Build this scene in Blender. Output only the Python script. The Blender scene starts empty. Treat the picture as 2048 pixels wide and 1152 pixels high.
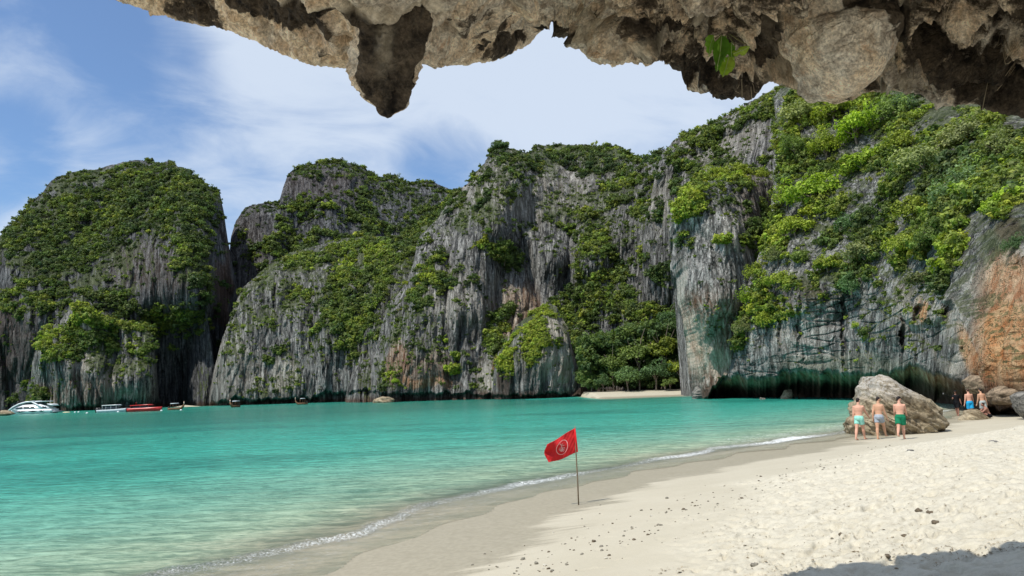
import bpy, bmesh, math, random
import numpy as np
from mathutils import Matrix, Vector

rng = np.random.default_rng(7)
random.seed(7)
scene = bpy.context.scene
COL = scene.collection

# ------------------------------------------------------------------ camera
CAM = np.array([0.0, 0.0, 2.9])
FPX = 1479.0
PITCH = math.radians(7.65)
ROLL = math.radians(-2.1)
Rm = Matrix.Rotation(math.radians(90) + PITCH, 3, 'X') @ Matrix.Rotation(ROLL, 3, 'Z')
RM = np.array(Rm)
cam_d = bpy.data.cameras.new('camera')
cam_o = bpy.data.objects.new('camera', cam_d)
COL.objects.link(cam_o)
cam_d.sensor_width = 36.0
cam_d.lens = 36.0 * FPX / 2048.0
cam_d.clip_start = 0.05
cam_d.clip_end = 6000
cam_o.matrix_world = Matrix.Translation(Vector(CAM)) @ Rm.to_4x4()
scene.camera = cam_o

# ------------------------------------------------------------------ sun, sky, exposure
SUN_EL = math.radians(58)
SD = np.array([-0.79, -0.61]); SD /= np.linalg.norm(SD)          # horizontal direction towards the sun
SUNV = Vector((SD[0] * math.cos(SUN_EL), SD[1] * math.cos(SUN_EL), math.sin(SUN_EL)))
sl = bpy.data.lights.new('sun', 'SUN')
sl.energy = 4.6
sl.angle = math.radians(0.53)
sl.color = (1.0, 0.95, 0.86)
so = bpy.data.objects.new('sun', sl)
COL.objects.link(so)
so.rotation_euler = SUNV.to_track_quat('Z', 'Y').to_euler()

world = bpy.data.worlds.new('World')
scene.world = world
world.use_nodes = True
W = world.node_tree
W.nodes.clear()


def N(t, typ, **kw):
    n = t.nodes.new(typ)
    for k, v in kw.items():
        setattr(n, k, v)
    return n


def setin(n, **kw):
    for k, v in kw.items():
        n.inputs[k.replace('_', ' ')].default_value = v


def px_dir(px, py):
    v = np.stack([(np.asarray(px, float) - 1024) / FPX, -(np.asarray(py, float) - 576) / FPX,
                  -np.ones(np.shape(px))], -1)
    return v @ RM.T


def MATH(t, op, a, b=None, c=None, clamp=False):
    n = t.nodes.new('ShaderNodeMath'); n.operation = op; n.use_clamp = clamp
    for i, v in enumerate((a, b, c)):
        if v is None: continue
        if hasattr(v, 'is_output'): t.links.new(v, n.inputs[i])
        else: n.inputs[i].default_value = v
    return n.outputs[0]


def SMOOTH(t, x, a, b):
    n = t.nodes.new('ShaderNodeMapRange'); n.interpolation_type = 'SMOOTHSTEP'
    t.links.new(x, n.inputs[0])
    n.inputs[1].default_value = a; n.inputs[2].default_value = b
    return n.outputs[0]


def MIXC(t, fac, a, b, mode='MIX'):
    n = t.nodes.new('ShaderNodeMix'); n.data_type = 'RGBA'; n.blend_type = mode; n.clamp_result = False
    for sock, v in ((n.inputs[0], fac), (n.inputs[6], a), (n.inputs[7], b)):
        if hasattr(v, 'is_output'): t.links.new(v, sock)
        elif isinstance(v, (int, float)): sock.default_value = v
        else: sock.default_value = (v[0], v[1], v[2], 1)
    return n.outputs[2]


def NOISE(t, vec, scale, detail=4, rough=0.55, dist=0.0, sc=None):
    if sc is not None:
        mp = t.nodes.new('ShaderNodeMapping'); mp.inputs['Scale'].default_value = sc
        t.links.new(vec, mp.inputs[0]); vec = mp.outputs[0]
    n = t.nodes.new('ShaderNodeTexNoise')
    t.links.new(vec, n.inputs['Vector'])
    n.inputs['Scale'].default_value = scale; n.inputs['Detail'].default_value = detail
    n.inputs['Roughness'].default_value = rough; n.inputs['Distortion'].default_value = dist
    return n.outputs['Fac']


sky = N(W, 'ShaderNodeTexSky', sky_type='NISHITA', sun_disc=False, sun_elevation=SUN_EL,
        sun_rotation=math.atan2(SD[0], SD[1]), altitude=0, air_density=1.0, dust_density=0.5, ozone_density=2.0)
tc = N(W, 'ShaderNodeTexCoord')
sx = N(W, 'ShaderNodeSeparateXYZ'); W.links.new(tc.outputs['Generated'], sx.inputs[0])
zz = MATH(W, 'MAXIMUM', sx.outputs[2], 0.02)
zd = MATH(W, 'ADD', zz, 0.38)
cx_ = MATH(W, 'DIVIDE', sx.outputs[0], zd)
cy_ = MATH(W, 'DIVIDE', sx.outputs[1], zd)
cb = N(W, 'ShaderNodeCombineXYZ'); W.links.new(cx_, cb.inputs[0]); W.links.new(cy_, cb.inputs[1])
mp1 = N(W, 'ShaderNodeMapping'); W.links.new(cb.outputs[0], mp1.inputs[0])
mp1.inputs['Rotation'].default_value = (0, 0, math.radians(-35)); mp1.inputs['Scale'].default_value = (1.0, 1.25, 1)
mp1.inputs['Location'].default_value = (1.3, 0.4, 0)
n_big = NOISE(W, mp1.outputs[0], 1.5, 7, 0.55, 0.6)
n_fine = NOISE(W, mp1.outputs[0], 4.6, 13, 0.60, 0.55, sc=(0.8, 1.25, 1))
cov = MATH(W, 'MULTIPLY_ADD', n_fine, 0.85, MATH(W, 'MULTIPLY', n_big, 0.8))


def blob(px, py, inner, outer, amt):
    d = px_dir(px, py); d = d / np.linalg.norm(d)
    vm = N(W, 'ShaderNodeVectorMath', operation='DOT_PRODUCT')
    W.links.new(tc.outputs['Generated'], vm.inputs[0]); vm.inputs[1].default_value = tuple(d)
    return MATH(W, 'MULTIPLY', SMOOTH(W, vm.outputs['Value'], math.cos(math.radians(outer)), math.cos(math.radians(inner))), amt)


cov = MATH(W, 'ADD', cov, 0.03)
for b in ((-60, 150, 2, 18, -0.26), (330, 170, 1, 9, -0.10), (170, 110, 2, 10, -0.16), (0, 290, 1, 4.5, -0.30), (890, 355, 0.5, 5.5, -0.34), (470, 420, 0.5, 5, -0.13),
          (1280, 290, 0.5, 5, -0.10), (820, 160, 3, 22, 0.16), (420, 60, 1, 7, 0.16), (40, 420, 3, 15, 0.34), (1300, 160, 3, 18, 0.12)):
    cov = MATH(W, 'ADD', cov, blob(*b))
cf = SMOOTH(W, cov, 0.50, 1.12)
cf = MATH(W, 'MULTIPLY_ADD', cf, 0.80, 0.10)
hs = N(W, 'ShaderNodeHueSaturation'); W.links.new(sky.outputs[0], hs.inputs['Color']); setin(hs, Saturation=1.08, Value=1.2)
skyc = MIXC(W, 1.0, hs.outputs[0], (0.80, 1.0, 1.18), 'MULTIPLY')
cl = MIXC(W, cf, skyc, (6.7, 7.6, 8.9))
bg = N(W, 'ShaderNodeBackground'); bg.inputs['Strength'].default_value = 0.105
wo = N(W, 'ShaderNodeOutputWorld')
W.links.new(cl, bg.inputs[0]); W.links.new(bg.outputs[0], wo.inputs[0])

scene.view_settings.view_transform = 'Standard'
scene.view_settings.look = 'None'
scene.view_settings.gamma = 1.0
scene.view_settings.exposure = 0.0
scene.view_settings.use_curve_mapping = False
scene.render.engine = 'CYCLES'
try:
    scene.cycles.max_bounces = 7
    scene.cycles.diffuse_bounces = 4
    scene.cycles.transparent_max_bounces = 8
    scene.cycles.use_denoising = True
except Exception:
    pass


# ------------------------------------------------------------------ helpers
def P_at(px, py, D):
    """world point seen at photo pixel px,py at forward distance D"""
    d = px_dir(px, py)
    return CAM + d / d[..., 1:2] * np.asarray(D, float)[..., None]


def on_z(px, py, z=0.0):
    d = px_dir(px, py)
    t = (z - CAM[2]) / d[..., 2:3]
    return CAM + d * t


_perm = rng.permutation(4096).astype(np.int32)
_g = rng.normal(size=(4096, 3)).astype(np.float32)
_g /= np.linalg.norm(_g, axis=1)[:, None]
_g *= 1.6


def perlin(x, y, z):
    x = np.asarray(x, np.float32); y = np.asarray(y, np.float32); z = np.asarray(z, np.float32)
    xi = np.floor(x).astype(np.int32); yi = np.floor(y).astype(np.int32); zi = np.floor(z).astype(np.int32)
    xf = x - xi; yf = y - yi; zf = z - zi
    u = xf * xf * xf * (xf * (xf * 6 - 15) + 10)
    v = yf * yf * yf * (yf * (yf * 6 - 15) + 10)
    w = zf * zf * zf * (zf * (zf * 6 - 15) + 10)
    out = 0
    for dx in (0, 1):
        px = _perm[(xi + dx) & 4095]
        wx = u if dx else 1 - u
        for dy in (0, 1):
            pxy = _perm[(px + yi + dy) & 4095]
            wy = wx * (v if dy else 1 - v)
            for dz in (0, 1):
                g = _g[_perm[(pxy + zi + dz) & 4095]]
                out = out + wy * (w if dz else 1 - w) * (g[..., 0] * (xf - dx) + g[..., 1] * (yf - dy) + g[..., 2] * (zf - dz))
    return out


def fbm(x, y, z, o=4, lac=2.03, g=0.5):
    a, s, out = 1.0, 1.0, 0
    for i in range(o):
        out = out + a * perlin(x * s + i * 17.3, y * s + i * 5.1, z * s + i * 9.7)
        a *= g; s *= lac
    return out


def worley(x, y, z):
    """distance to the nearest and second nearest feature point of a jittered lattice"""
    x = np.asarray(x, np.float32); y = np.asarray(y, np.float32); z = np.asarray(z, np.float32)
    xi = np.floor(x).astype(np.int32); yi = np.floor(y).astype(np.int32); zi = np.floor(z).astype(np.int32)
    f1 = np.full(x.shape, 9.0, np.float32); f2 = f1.copy()
    for a in (-1, 0, 1):
        for b in (-1, 0, 1):
            for c in (-1, 0, 1):
                g = _g[_perm[(_perm[(_perm[(xi + a) & 4095] + yi + b) & 4095] + zi + c) & 4095]] * 0.3
                d = (xi + a + .5 + g[..., 0] - x) ** 2 + (yi + b + .5 + g[..., 1] - y) ** 2 + (zi + c + .5 + g[..., 2] - z) ** 2
                n = d < f1
                f2 = np.where(n, f1, np.minimum(f2, d)); f1 = np.where(n, d, f1)
    return np.sqrt(f1), np.sqrt(f2)


def smooth(x, a, b):
    t = np.clip((x - a) / (b - a), 0, 1)
    return t * t * (3 - 2 * t)


def mesh_from(name, verts, faces, smooth_=True, mat=None):
    """verts (N,3), faces (M,4) or (M,3) arrays"""
    verts = np.asarray(verts, np.float32).reshape(-1, 3)
    faces = np.asarray(faces, np.int32)
    k = faces.shape[1]
    me = bpy.data.meshes.new(name)
    me.vertices.add(len(verts)); me.vertices.foreach_set('co', verts.ravel())
    me.loops.add(faces.size); me.loops.foreach_set('vertex_index', faces.ravel())
    me.polygons.add(len(faces))
    me.polygons.foreach_set('loop_start', np.arange(0, faces.size, k, dtype=np.int32))
    me.polygons.foreach_set('loop_total', np.full(len(faces), k, np.int32))
    if smooth_:
        me.polygons.foreach_set('use_smooth', np.ones(len(faces), bool))
    me.update(calc_edges=True)
    if mat: me.materials.append(mat)
    return me


def grid_faces(n, m):
    """n rows x m cols"""
    i = np.arange(n - 1)[:, None] * m + np.arange(m - 1)[None]
    return np.stack([i, i + 1, i + m + 1, i + m], -1).reshape(-1, 4)


def add_attr(me, name, data):
    data = np.asarray(data, np.float32)
    if data.ndim == 1:
        a = me.attributes.new(name, 'FLOAT', 'POINT'); a.data.foreach_set('value', data)
    else:
        if data.shape[1] == 3: data = np.concatenate([data, np.ones((len(data), 1), np.float32)], 1)
        a = me.attributes.new(name, 'FLOAT_COLOR', 'POINT'); a.data.foreach_set('color', data.ravel())


def link(o, parent=None, kind=None, label=None, cat=None, group=None):
    COL.objects.link(o)
    if parent: o.parent = parent
    if kind: o['kind'] = kind
    if label: o['label'] = label
    if cat: o['category'] = cat
    if group: o['group'] = group
    return o


def obj(name, me, parent=None, **kw):
    return link(bpy.data.objects.new(name, me), parent, **kw)


def thing(name, loc, rz=0, **kw):
    o = bpy.data.objects.new(name, None)
    o.empty_display_size = 0.2
    o.location = tuple(loc); o.rotation_euler = (0, 0, rz)
    return link(o, **kw)


def MAT(name):
    m = bpy.data.materials.new(name); m.use_nodes = True
    t = m.node_tree; t.nodes.clear()
    out = t.nodes.new('ShaderNodeOutputMaterial')
    b = t.nodes.new('ShaderNodeBsdfPrincipled')
    t.links.new(b.outputs[0], out.inputs[0])
    b.inputs['Specular IOR Level'].default_value = 0.25
    return m, t, b, out


def plain(name, col, rough=0.7, spec=0.3, var=0.0, vscale=8.0, metal=0.0, bump=0.0):
    m, t, b, out = MAT(name)
    b.inputs['Roughness'].default_value = rough; b.inputs['Metallic'].default_value = metal
    b.inputs['Specular IOR Level'].default_value = spec
    tcn = N(t, 'ShaderNodeTexCoord')
    if var:
        f = NOISE(t, tcn.outputs['Object'], vscale, 5, 0.6)
        dk = tuple(c * (1 - var) for c in col)
        lt = tuple(min(1, c * (1 + var)) for c in col)
        t.links.new(MIXC(t, SMOOTH(t, f, 0.3, 0.7), dk, lt), b.inputs['Base Color'])
    else:
        b.inputs['Base Color'].default_value = (*col, 1)
    if bump:
        f = NOISE(t, tcn.outputs['Object'], vscale * 3, 6, 0.6)
        bn = N(t, 'ShaderNodeBump'); setin(bn, Strength=bump, Distance=0.02); t.links.new(f, bn.inputs['Height'])
        t.links.new(bn.outputs[0], b.inputs['Normal'])
    return m


# ------------------------------------------------------------------ materials
def rock_material(name, unit, dark, mid, pale, streak=0.5, bump=1.0, contrast=1.0):
    """unit = metres of the coarse pattern; mask attribute: r orange, g green, b pale, a black"""
    m, t, b, out = MAT(name)
    geo = N(t, 'ShaderNodeNewGeometry')
    pos = geo.outputs['Position']
    s = 1.0 / unit
    fca = N(t, 'ShaderNodeAttribute', attribute_name='fc'); fc = fca.outputs['Vector']
    nf = NOISE(t, pos, s * 6, 10, 0.72, 0.3)
    nb = NOISE(t, pos, s * 0.9, 5, 0.6, 0.4)
    st = NOISE(t, fc, s * 5.0, 7, 0.68, 0.35, sc=(1, 1, 0.10))
    st2 = NOISE(t, fc, s * 1.7, 6, 0.62, 0.3, sc=(1, 1, 0.13))
    v = MATH(t, 'MULTIPLY_ADD', st, streak, MATH(t, 'MULTIPLY', nf, 1 - streak))
    col = MIXC(t, SMOOTH(t, v, 0.50 - 0.10 / contrast, 0.50 + 0.12 / contrast), dark, pale)
    col = MIXC(t, SMOOTH(t, nb, 0.35, 0.65), col, mid, 'MIX')
    col = MIXC(t, 0.55, col, MIXC(t, SMOOTH(t, v, 0.38, 0.64), dark, pale))
    col = MIXC(t, MATH(t, 'MULTIPLY', SMOOTH(t, st2, 0.56, 0.70), 0.8), col, tuple(c * 0.45 for c in dark))
    fine = NOISE(t, pos, s * 26, 6, 0.7)
    col = MIXC(t, 0.6, col, MIXC(t, SMOOTH(t, fine, 0.3, 0.7), (0.55, 0.55, 0.55), (1.5, 1.5, 1.5)), 'MULTIPLY')
    ck = MATH(t, 'ABSOLUTE', MATH(t, 'SUBTRACT', NOISE(t, fc, s * 2.2, 5, 0.58, 0.35, sc=(1, 1, 0.13)), 0.5))
    ck2 = MATH(t, 'ABSOLUTE', MATH(t, 'SUBTRACT', NOISE(t, fc, s * 5.0, 4, 0.55, 0.3, sc=(1, 1, 0.16)), 0.49))
    crk = MATH(t, 'MULTIPLY', SMOOTH(t, ck, 0.004, 0.034), MATH(t, 'MULTIPLY_ADD', SMOOTH(t, ck2, 0.004, 0.04), 0.6, 0.4))
    col = MIXC(t, 1.0, col, MIXC(t, crk, (0.32, 0.32, 0.32), (1.1, 1.1, 1.1)), 'MULTIPLY')
    at = N(t, 'ShaderNodeAttribute', attribute_name='mask')
    sp = N(t, 'ShaderNodeSeparateColor'); t.links.new(at.outputs['Color'], sp.inputs[0])
    vr = SMOOTH(t, MATH(t, 'MULTIPLY_ADD', st, 0.7, MATH(t, 'MULTIPLY', nf, 0.3)), 0.36, 0.60)
    orange = MIXC(t, vr, (0.46, 0.17, 0.055), (0.66, 0.42, 0.22))
    green = MIXC(t, vr, (0.07, 0.078, 0.05), (0.24, 0.25, 0.17))
    palec = MIXC(t, vr, (0.36, 0.32, 0.26), (0.68, 0.63, 0.54))
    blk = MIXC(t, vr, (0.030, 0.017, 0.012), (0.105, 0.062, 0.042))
    col = MIXC(t, sp.outputs[2], col, palec)
    col = MIXC(t, sp.outputs[0], col, orange)
    col = MIXC(t, sp.outputs[1], col, green)
    mo = N(t, 'ShaderNodeAttribute', attribute_name='moss')
    mf = SMOOTH(t, MATH(t, 'ADD', MATH(t, 'MULTIPLY', nf, 1.2), mo.outputs['Fac']), 0.92, 1.12)
    col = MIXC(t, MATH(t, 'MULTIPLY', mf, 0.8), col, MIXC(t, vr, (0.045, 0.065, 0.025), (0.10, 0.12, 0.045)))
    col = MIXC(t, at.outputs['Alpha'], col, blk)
    t.links.new(col, b.inputs['Base Color'])
    b.inputs['Roughness'].default_value = 0.9
    b.inputs['Specular IOR Level'].default_value = 0.15
    h = MATH(t, 'MULTIPLY_ADD', nf, 0.6, MATH(t, 'MULTIPLY_ADD', fine, 0.25, MATH(t, 'MULTIPLY_ADD', crk, 0.35, MATH(t, 'MULTIPLY', st, 0.7))))
    bn = N(t, 'ShaderNodeBump'); setin(bn, Strength=bump, Distance=unit * 0.24)
    t.links.new(h, bn.inputs['Height']); t.links.new(bn.outputs[0], b.inputs['Normal'])
    return m


M_FAR = rock_material('far_limestone', 8.0, (0.035, 0.038, 0.042), (0.095, 0.10, 0.105), (0.22, 0.225, 0.23), 0.6, 1.0)
M_MID = rock_material('limestone', 5.0, (0.040, 0.042, 0.042), (0.145, 0.143, 0.135), (0.38, 0.375, 0.355), 0.65, 1.0)
M_NEAR = rock_material('near_limestone', 2.6, (0.045, 0.048, 0.046), (0.22, 0.22, 0.21), (0.50, 0.495, 0.47), 0.58, 1.0)


def overhang_material():
    m, t, b, out = MAT('overhang_rock')
    geo = N(t, 'ShaderNodeNewGeometry'); pos = geo.outputs['Position']
    n1 = NOISE(t, pos, 1.3, 8, 0.62, 0.8)
    n2 = NOISE(t, pos, 8.0, 12, 0.74, 0.15)
    n3 = NOISE(t, pos, 45.0, 8, 0.75)
    n4 = NOISE(t, pos, 3.0, 12, 0.74, 0.25, sc=(0.7, 1.4, 1.4))
    tan = MIXC(t, SMOOTH(t, n2, 0.36, 0.62), (0.62, 0.46, 0.31), (0.93, 0.80, 0.62))
    tan = MIXC(t, MATH(t, 'MULTIPLY', SMOOTH(t, n1, 0.44, 0.62), 0.75), tan, MIXC(t, SMOOTH(t, n2, 0.38, 0.6), (0.30, 0.28, 0.25), (0.74, 0.71, 0.64)))
    rust = MIXC(t, MATH(t, 'MULTIPLY', SMOOTH(t, n4, 0.56, 0.66), 0.55), tan, (0.50, 0.27, 0.13))
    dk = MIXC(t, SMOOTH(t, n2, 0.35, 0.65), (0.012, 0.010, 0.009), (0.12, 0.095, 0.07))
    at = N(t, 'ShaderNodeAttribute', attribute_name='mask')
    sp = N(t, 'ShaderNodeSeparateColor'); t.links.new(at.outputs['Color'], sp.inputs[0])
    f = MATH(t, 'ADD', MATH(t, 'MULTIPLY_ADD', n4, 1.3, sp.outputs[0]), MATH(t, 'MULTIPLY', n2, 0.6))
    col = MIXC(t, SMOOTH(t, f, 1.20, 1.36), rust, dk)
    col = MIXC(t, 0.85, col, MIXC(t, SMOOTH(t, n3, 0.3, 0.7), (0.40, 0.40, 0.40), (1.7, 1.7, 1.7)), 'MULTIPLY')
    col = MIXC(t, sp.outputs[1], col, MIXC(t, SMOOTH(t, n2, 0.35, 0.6), (0.35, 0.30, 0.22), (0.80, 0.72, 0.58)))
    vo = N(t, 'ShaderNodeTexVoronoi', feature='DISTANCE_TO_EDGE'); vo.inputs['Scale'].default_value = 5.5
    mpv = N(t, 'ShaderNodeMapping'); mpv.inputs['Scale'].default_value = (1, 0.6, 1.2)
    wv = N(t, 'ShaderNodeMix'); wv.data_type = 'VECTOR'
    nn = t.nodes.new('ShaderNodeTexNoise'); nn.inputs['Scale'].default_value = 3; nn.inputs['Detail'].default_value = 5
    t.links.new(pos, nn.inputs['Vector'])
    va = N(t, 'ShaderNodeVectorMath', operation='MULTIPLY_ADD'); t.links.new(nn.outputs['Color'], va.inputs[0])
    va.inputs[1].default_value = (0.5, 0.5, 0.5); t.links.new(pos, va.inputs[2])
    t.links.new(va.outputs[0], mpv.inputs[0]); t.links.new(mpv.outputs[0], vo.inputs['Vector'])
    crack = SMOOTH(t, vo.outputs['Distance'], 0.0, 0.035)
    t.links.new(col, b.inputs['Base Color'])
    b.inputs['Roughness'].default_value = 0.85
    b.inputs['Specular IOR Level'].default_value = 0.2
    h = MATH(t, 'ADD', MATH(t, 'MULTIPLY_ADD', n2, 1.0, MATH(t, 'MULTIPLY', n3, 0.35)), MATH(t, 'MULTIPLY', crack, 0.18))
    bn = N(t, 'ShaderNodeBump'); setin(bn, Strength=1.0, Distance=0.035)
    t.links.new(h, bn.inputs['Height']); t.links.new(bn.outputs[0], b.inputs['Normal'])
    return m


M_OVER = overhang_material()


def boulder_material(name, a, b_, unit=0.6, tilt=-0.6):
    m, t, b, out = MAT(name)
    geo = N(t, 'ShaderNodeNewGeometry'); pos = geo.outputs['Position']
    mp = N(t, 'ShaderNodeMapping'); mp.inputs['Rotation'].default_value = (0, tilt, 0); t.links.new(pos, mp.inputs[0])
    s = 1 / unit
    n1 = NOISE(t, mp.outputs[0], s * 1.2, 8, 0.65, 0.4, sc=(0.35, 1, 1.6))
    n2 = NOISE(t, pos, s * 5, 8, 0.7)
    col = MIXC(t, SMOOTH(t, n1, 0.36, 0.64), a, b_)
    col = MIXC(t, 0.7, col, MIXC(t, SMOOTH(t, n2, 0.3, 0.7), (0.5, 0.5, 0.5), (1.45, 1.42, 1.38)), 'MULTIPLY')
    at = N(t, 'ShaderNodeAttribute', attribute_name='mask')
    sp = N(t, 'ShaderNodeSeparateColor'); t.links.new(at.outputs['Color'], sp.inputs[0])
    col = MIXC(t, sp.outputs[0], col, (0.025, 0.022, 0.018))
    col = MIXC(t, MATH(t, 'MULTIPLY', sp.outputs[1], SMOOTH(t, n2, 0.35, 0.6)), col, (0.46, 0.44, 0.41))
    t.links.new(col, b.inputs['Base Color']); b.inputs['Roughness'].default_value = 0.9
    h = MATH(t, 'MULTIPLY_ADD', n1, 1.0, MATH(t, 'MULTIPLY', n2, 0.5))
    bn = N(t, 'ShaderNodeBump'); setin(bn, Strength=0.9, Distance=unit * 0.2)
    t.links.new(h, bn.inputs['Height']); t.links.new(bn.outputs[0], b.inputs['Normal'])
    return m


M_BOULD = boulder_material('boulder_rock', (0.17, 0.13, 0.08), (0.38, 0.32, 0.22), 0.8)
M_LEDGE = boulder_material('ledge_rock', (0.10, 0.075, 0.05), (0.30, 0.23, 0.16), 0.5, 0.1)
M_GREY = boulder_material('grey_rock', (0.07, 0.07, 0.065), (0.23, 0.22, 0.20), 0.3, 0.3)


def sand_material():
    m, t, b, out = MAT('white_sand')
    geo = N(t, 'ShaderNodeNewGeometry'); pos = geo.outputs['Position']
    at = N(t, 'ShaderNodeAttribute', attribute_name='wet')
    n0 = NOISE(t, pos, 0.9, 5, 0.6)
    n1 = NOISE(t, pos, 9, 8, 0.66)
    n2 = NOISE(t, pos, 160, 4, 0.7)
    n3 = NOISE(t, pos, 30, 7, 0.75, 0.8)
    dry = MIXC(t, SMOOTH(t, n1, 0.3, 0.7), (0.43, 0.39, 0.30), (0.58, 0.54, 0.435))
    rgh = N(t, 'ShaderNodeAttribute', attribute_name='rough')
    dry = MIXC(t, rgh.outputs['Fac'], (0.445, 0.405, 0.31), MIXC(t, SMOOTH(t, n1, 0.3, 0.6), (0.45, 0.41, 0.318), (0.575, 0.535, 0.43)))
    dry = MIXC(t, 0.12, dry, MIXC(t, SMOOTH(t, n0, 0.35, 0.65), (0.46, 0.42, 0.33), (0.66, 0.62, 0.52)))
    dry = MIXC(t, 0.6, dry, MIXC(t, SMOOTH(t, n2, 0.25, 0.75), (0.72, 0.72, 0.72), (1.2, 1.2, 1.2)), 'MULTIPLY')
    spk = MATH(t, 'MULTIPLY', SMOOTH(t, n3, 0.66, 0.72), rgh.outputs['Fac'])
    dry = MIXC(t, MATH(t, 'MULTIPLY', spk, 0.55), dry, (0.20, 0.16, 0.11))
    wv = MATH(t, 'MULTIPLY_ADD', MATH(t, 'SUBTRACT', NOISE(t, pos, 1.6, 8, 0.66, 0.4, sc=(0.22, 2.2, 1)), 0.5), 2.2, at.outputs['Fac'])
    wet = SMOOTH(t, wv, 0.35, 0.75)
    wetc = MIXC(t, SMOOTH(t, n1, 0.35, 0.65), (0.31, 0.275, 0.20), (0.375, 0.337, 0.25))
    col = MIXC(t, wet, dry, wetc)
    t.links.new(col, b.inputs['Base Color'])
    r = N(t, 'ShaderNodeMapRange'); t.links.new(wet, r.inputs[0]); setin(r, To_Min=0.95, To_Max=0.42)
    t.links.new(r.outputs[0], b.inputs['Roughness'])
    b.inputs['Specular IOR Level'].default_value = 0.3
    h = MATH(t, 'MULTIPLY', MATH(t, 'MULTIPLY_ADD', n1, 1.0, MATH(t, 'MULTIPLY', n3, 0.5)), MATH(t, 'MULTIPLY_ADD', rgh.outputs['Fac'], 0.6, 0.06))
    bn = N(t, 'ShaderNodeBump'); setin(bn, Strength=0.9, Distance=0.035)
    t.links.new(h, bn.inputs['Height']); t.links.new(bn.outputs[0], b.inputs['Normal'])
    return m


M_SAND = sand_material()


def water_material():
    m, t, b, out = MAT('turquoise_water')
    geo = N(t, 'ShaderNodeNewGeometry'); pos = geo.outputs['Position']
    at = N(t, 'ShaderNodeAttribute', attribute_name='depth')          # water depth over the sand bed, metres
    fo = N(t, 'ShaderNodeAttribute', attribute_name='foam')
    patch = NOISE(t, pos, 0.045, 5, 0.6, 0.6, sc=(0.45, 1.3, 1))
    patch2 = NOISE(t, pos, 0.25, 5, 0.6, 0.6, sc=(0.4, 1.2, 1))
    d = MATH(t, 'ADD', at.outputs['Fac'], MATH(t, 'MULTIPLY', MATH(t, 'SUBTRACT', patch2, 0.5), 0.5))
    cr = N(t, 'ShaderNodeValToRGB'); t.links.new(MATH(t, 'DIVIDE', d, 6.0, clamp=True), cr.inputs[0])
    e = cr.color_ramp.elements
    e[0].position = 0.0; e[0].color = (0.46, 0.45, 0.33, 1)
    e[1].position = 1.0; e[1].color = (0.005, 0.075, 0.06, 1)
    for p, c in ((0.07, (0.29, 0.41, 0.285)), (0.16, (0.17, 0.39, 0.29)), (0.28, (0.075, 0.37, 0.28)), (0.42, (0.040, 0.345, 0.265)), (0.62, (0.030, 0.285, 0.215)), (0.76, (0.022, 0.145, 0.105))):
        x = e.new(p); x.color = (*c, 1)
    col = MIXC(t, MATH(t, 'MULTIPLY', SMOOTH(t, patch, 0.50, 0.62), 0.55), cr.outputs[0], (0.006, 0.14, 0.115))
    rip = NOISE(t, pos, 1.0, 9, 0.62, 0.7, sc=(0.8, 2.6, 1))
    rip2 = NOISE(t, pos, 6.0, 8, 0.70, 0.4, sc=(0.55, 1.9, 1))
    rip3 = NOISE(t, pos, 0.28, 5, 0.6, 0.7, sc=(0.5, 2.2, 1))
    # wavelet light and shade painted into the colour as pale and dark threads
    col = MIXC(t, 0.7, col, MIXC(t, SMOOTH(t, MATH(t, 'MULTIPLY_ADD', rip, 0.5, MATH(t, 'MULTIPLY', rip2, 0.5)), 0.42, 0.58), (0.46, 0.56, 0.56), (1.5, 1.36, 1.36)), 'MULTIPLY')
    foamn = NOISE(t, pos, 22, 8, 0.75, 0.5)
    ff = SMOOTH(t, MATH(t, 'MULTIPLY_ADD', MATH(t, 'SUBTRACT', foamn, 0.5), 2.4, fo.outputs['Fac']), 0.42, 1.0)
    wn = t.nodes.new('ShaderNodeTexNoise'); wn.inputs['Scale'].default_value = 2.5; t.links.new(pos, wn.inputs['Vector'])
    wa = N(t, 'ShaderNodeVectorMath', operation='MULTIPLY_ADD'); t.links.new(wn.outputs['Color'], wa.inputs[0]); wa.inputs[1].default_value = (.5, .5, 0); t.links.new(pos, wa.inputs[2])
    lv = N(t, 'ShaderNodeTexVoronoi', feature='DISTANCE_TO_EDGE'); lv.inputs['Scale'].default_value = 4.5; t.links.new(wa.outputs[0], lv.inputs['Vector'])
    lace = MATH(t, 'SUBTRACT', 1.0, SMOOTH(t, lv.outputs['Distance'], 0.0, 0.10))
    lace = MATH(t, 'MULTIPLY', MATH(t, 'MULTIPLY', lace, SMOOTH(t, fo.outputs['Fac'], 0.08, 0.34)), SMOOTH(t, foamn, 0.38, 0.6))
    ff = MATH(t, 'MAXIMUM', ff, MATH(t, 'MULTIPLY', lace, 0.65))
    col = MIXC(t, ff, col, (0.82, 0.84, 0.82))
    t.links.new(col, b.inputs['Base Color'])
    rr = MATH(t, 'MULTIPLY_ADD', ff, 0.5, 0.20)
    t.links.new(rr, b.inputs['Roughness'])
    b.inputs['IOR'].default_value = 1.33
    b.inputs['Specular IOR Level'].default_value = 0.32
    al = SMOOTH(t, at.outputs['Fac'], -0.02, 0.42)
    al = MATH(t, 'MAXIMUM', MATH(t, 'MULTIPLY_ADD', al, 0.60, 0.40), ff, clamp=True)
    t.links.new(al, b.inputs['Alpha'])
    h = MATH(t, 'ADD', MATH(t, 'MULTIPLY_ADD', rip2, 0.22, MATH(t, 'MULTIPLY', rip, 0.8)), MATH(t, 'MULTIPLY_ADD', ff, 0.1, MATH(t, 'MULTIPLY', rip3, 1.6)))
    bn = N(t, 'ShaderNodeBump'); setin(bn, Strength=1.0, Distance=0.16)
    t.links.new(h, bn.inputs['Height']); t.links.new(bn.outputs[0], b.inputs['Normal'])
    return m


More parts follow.
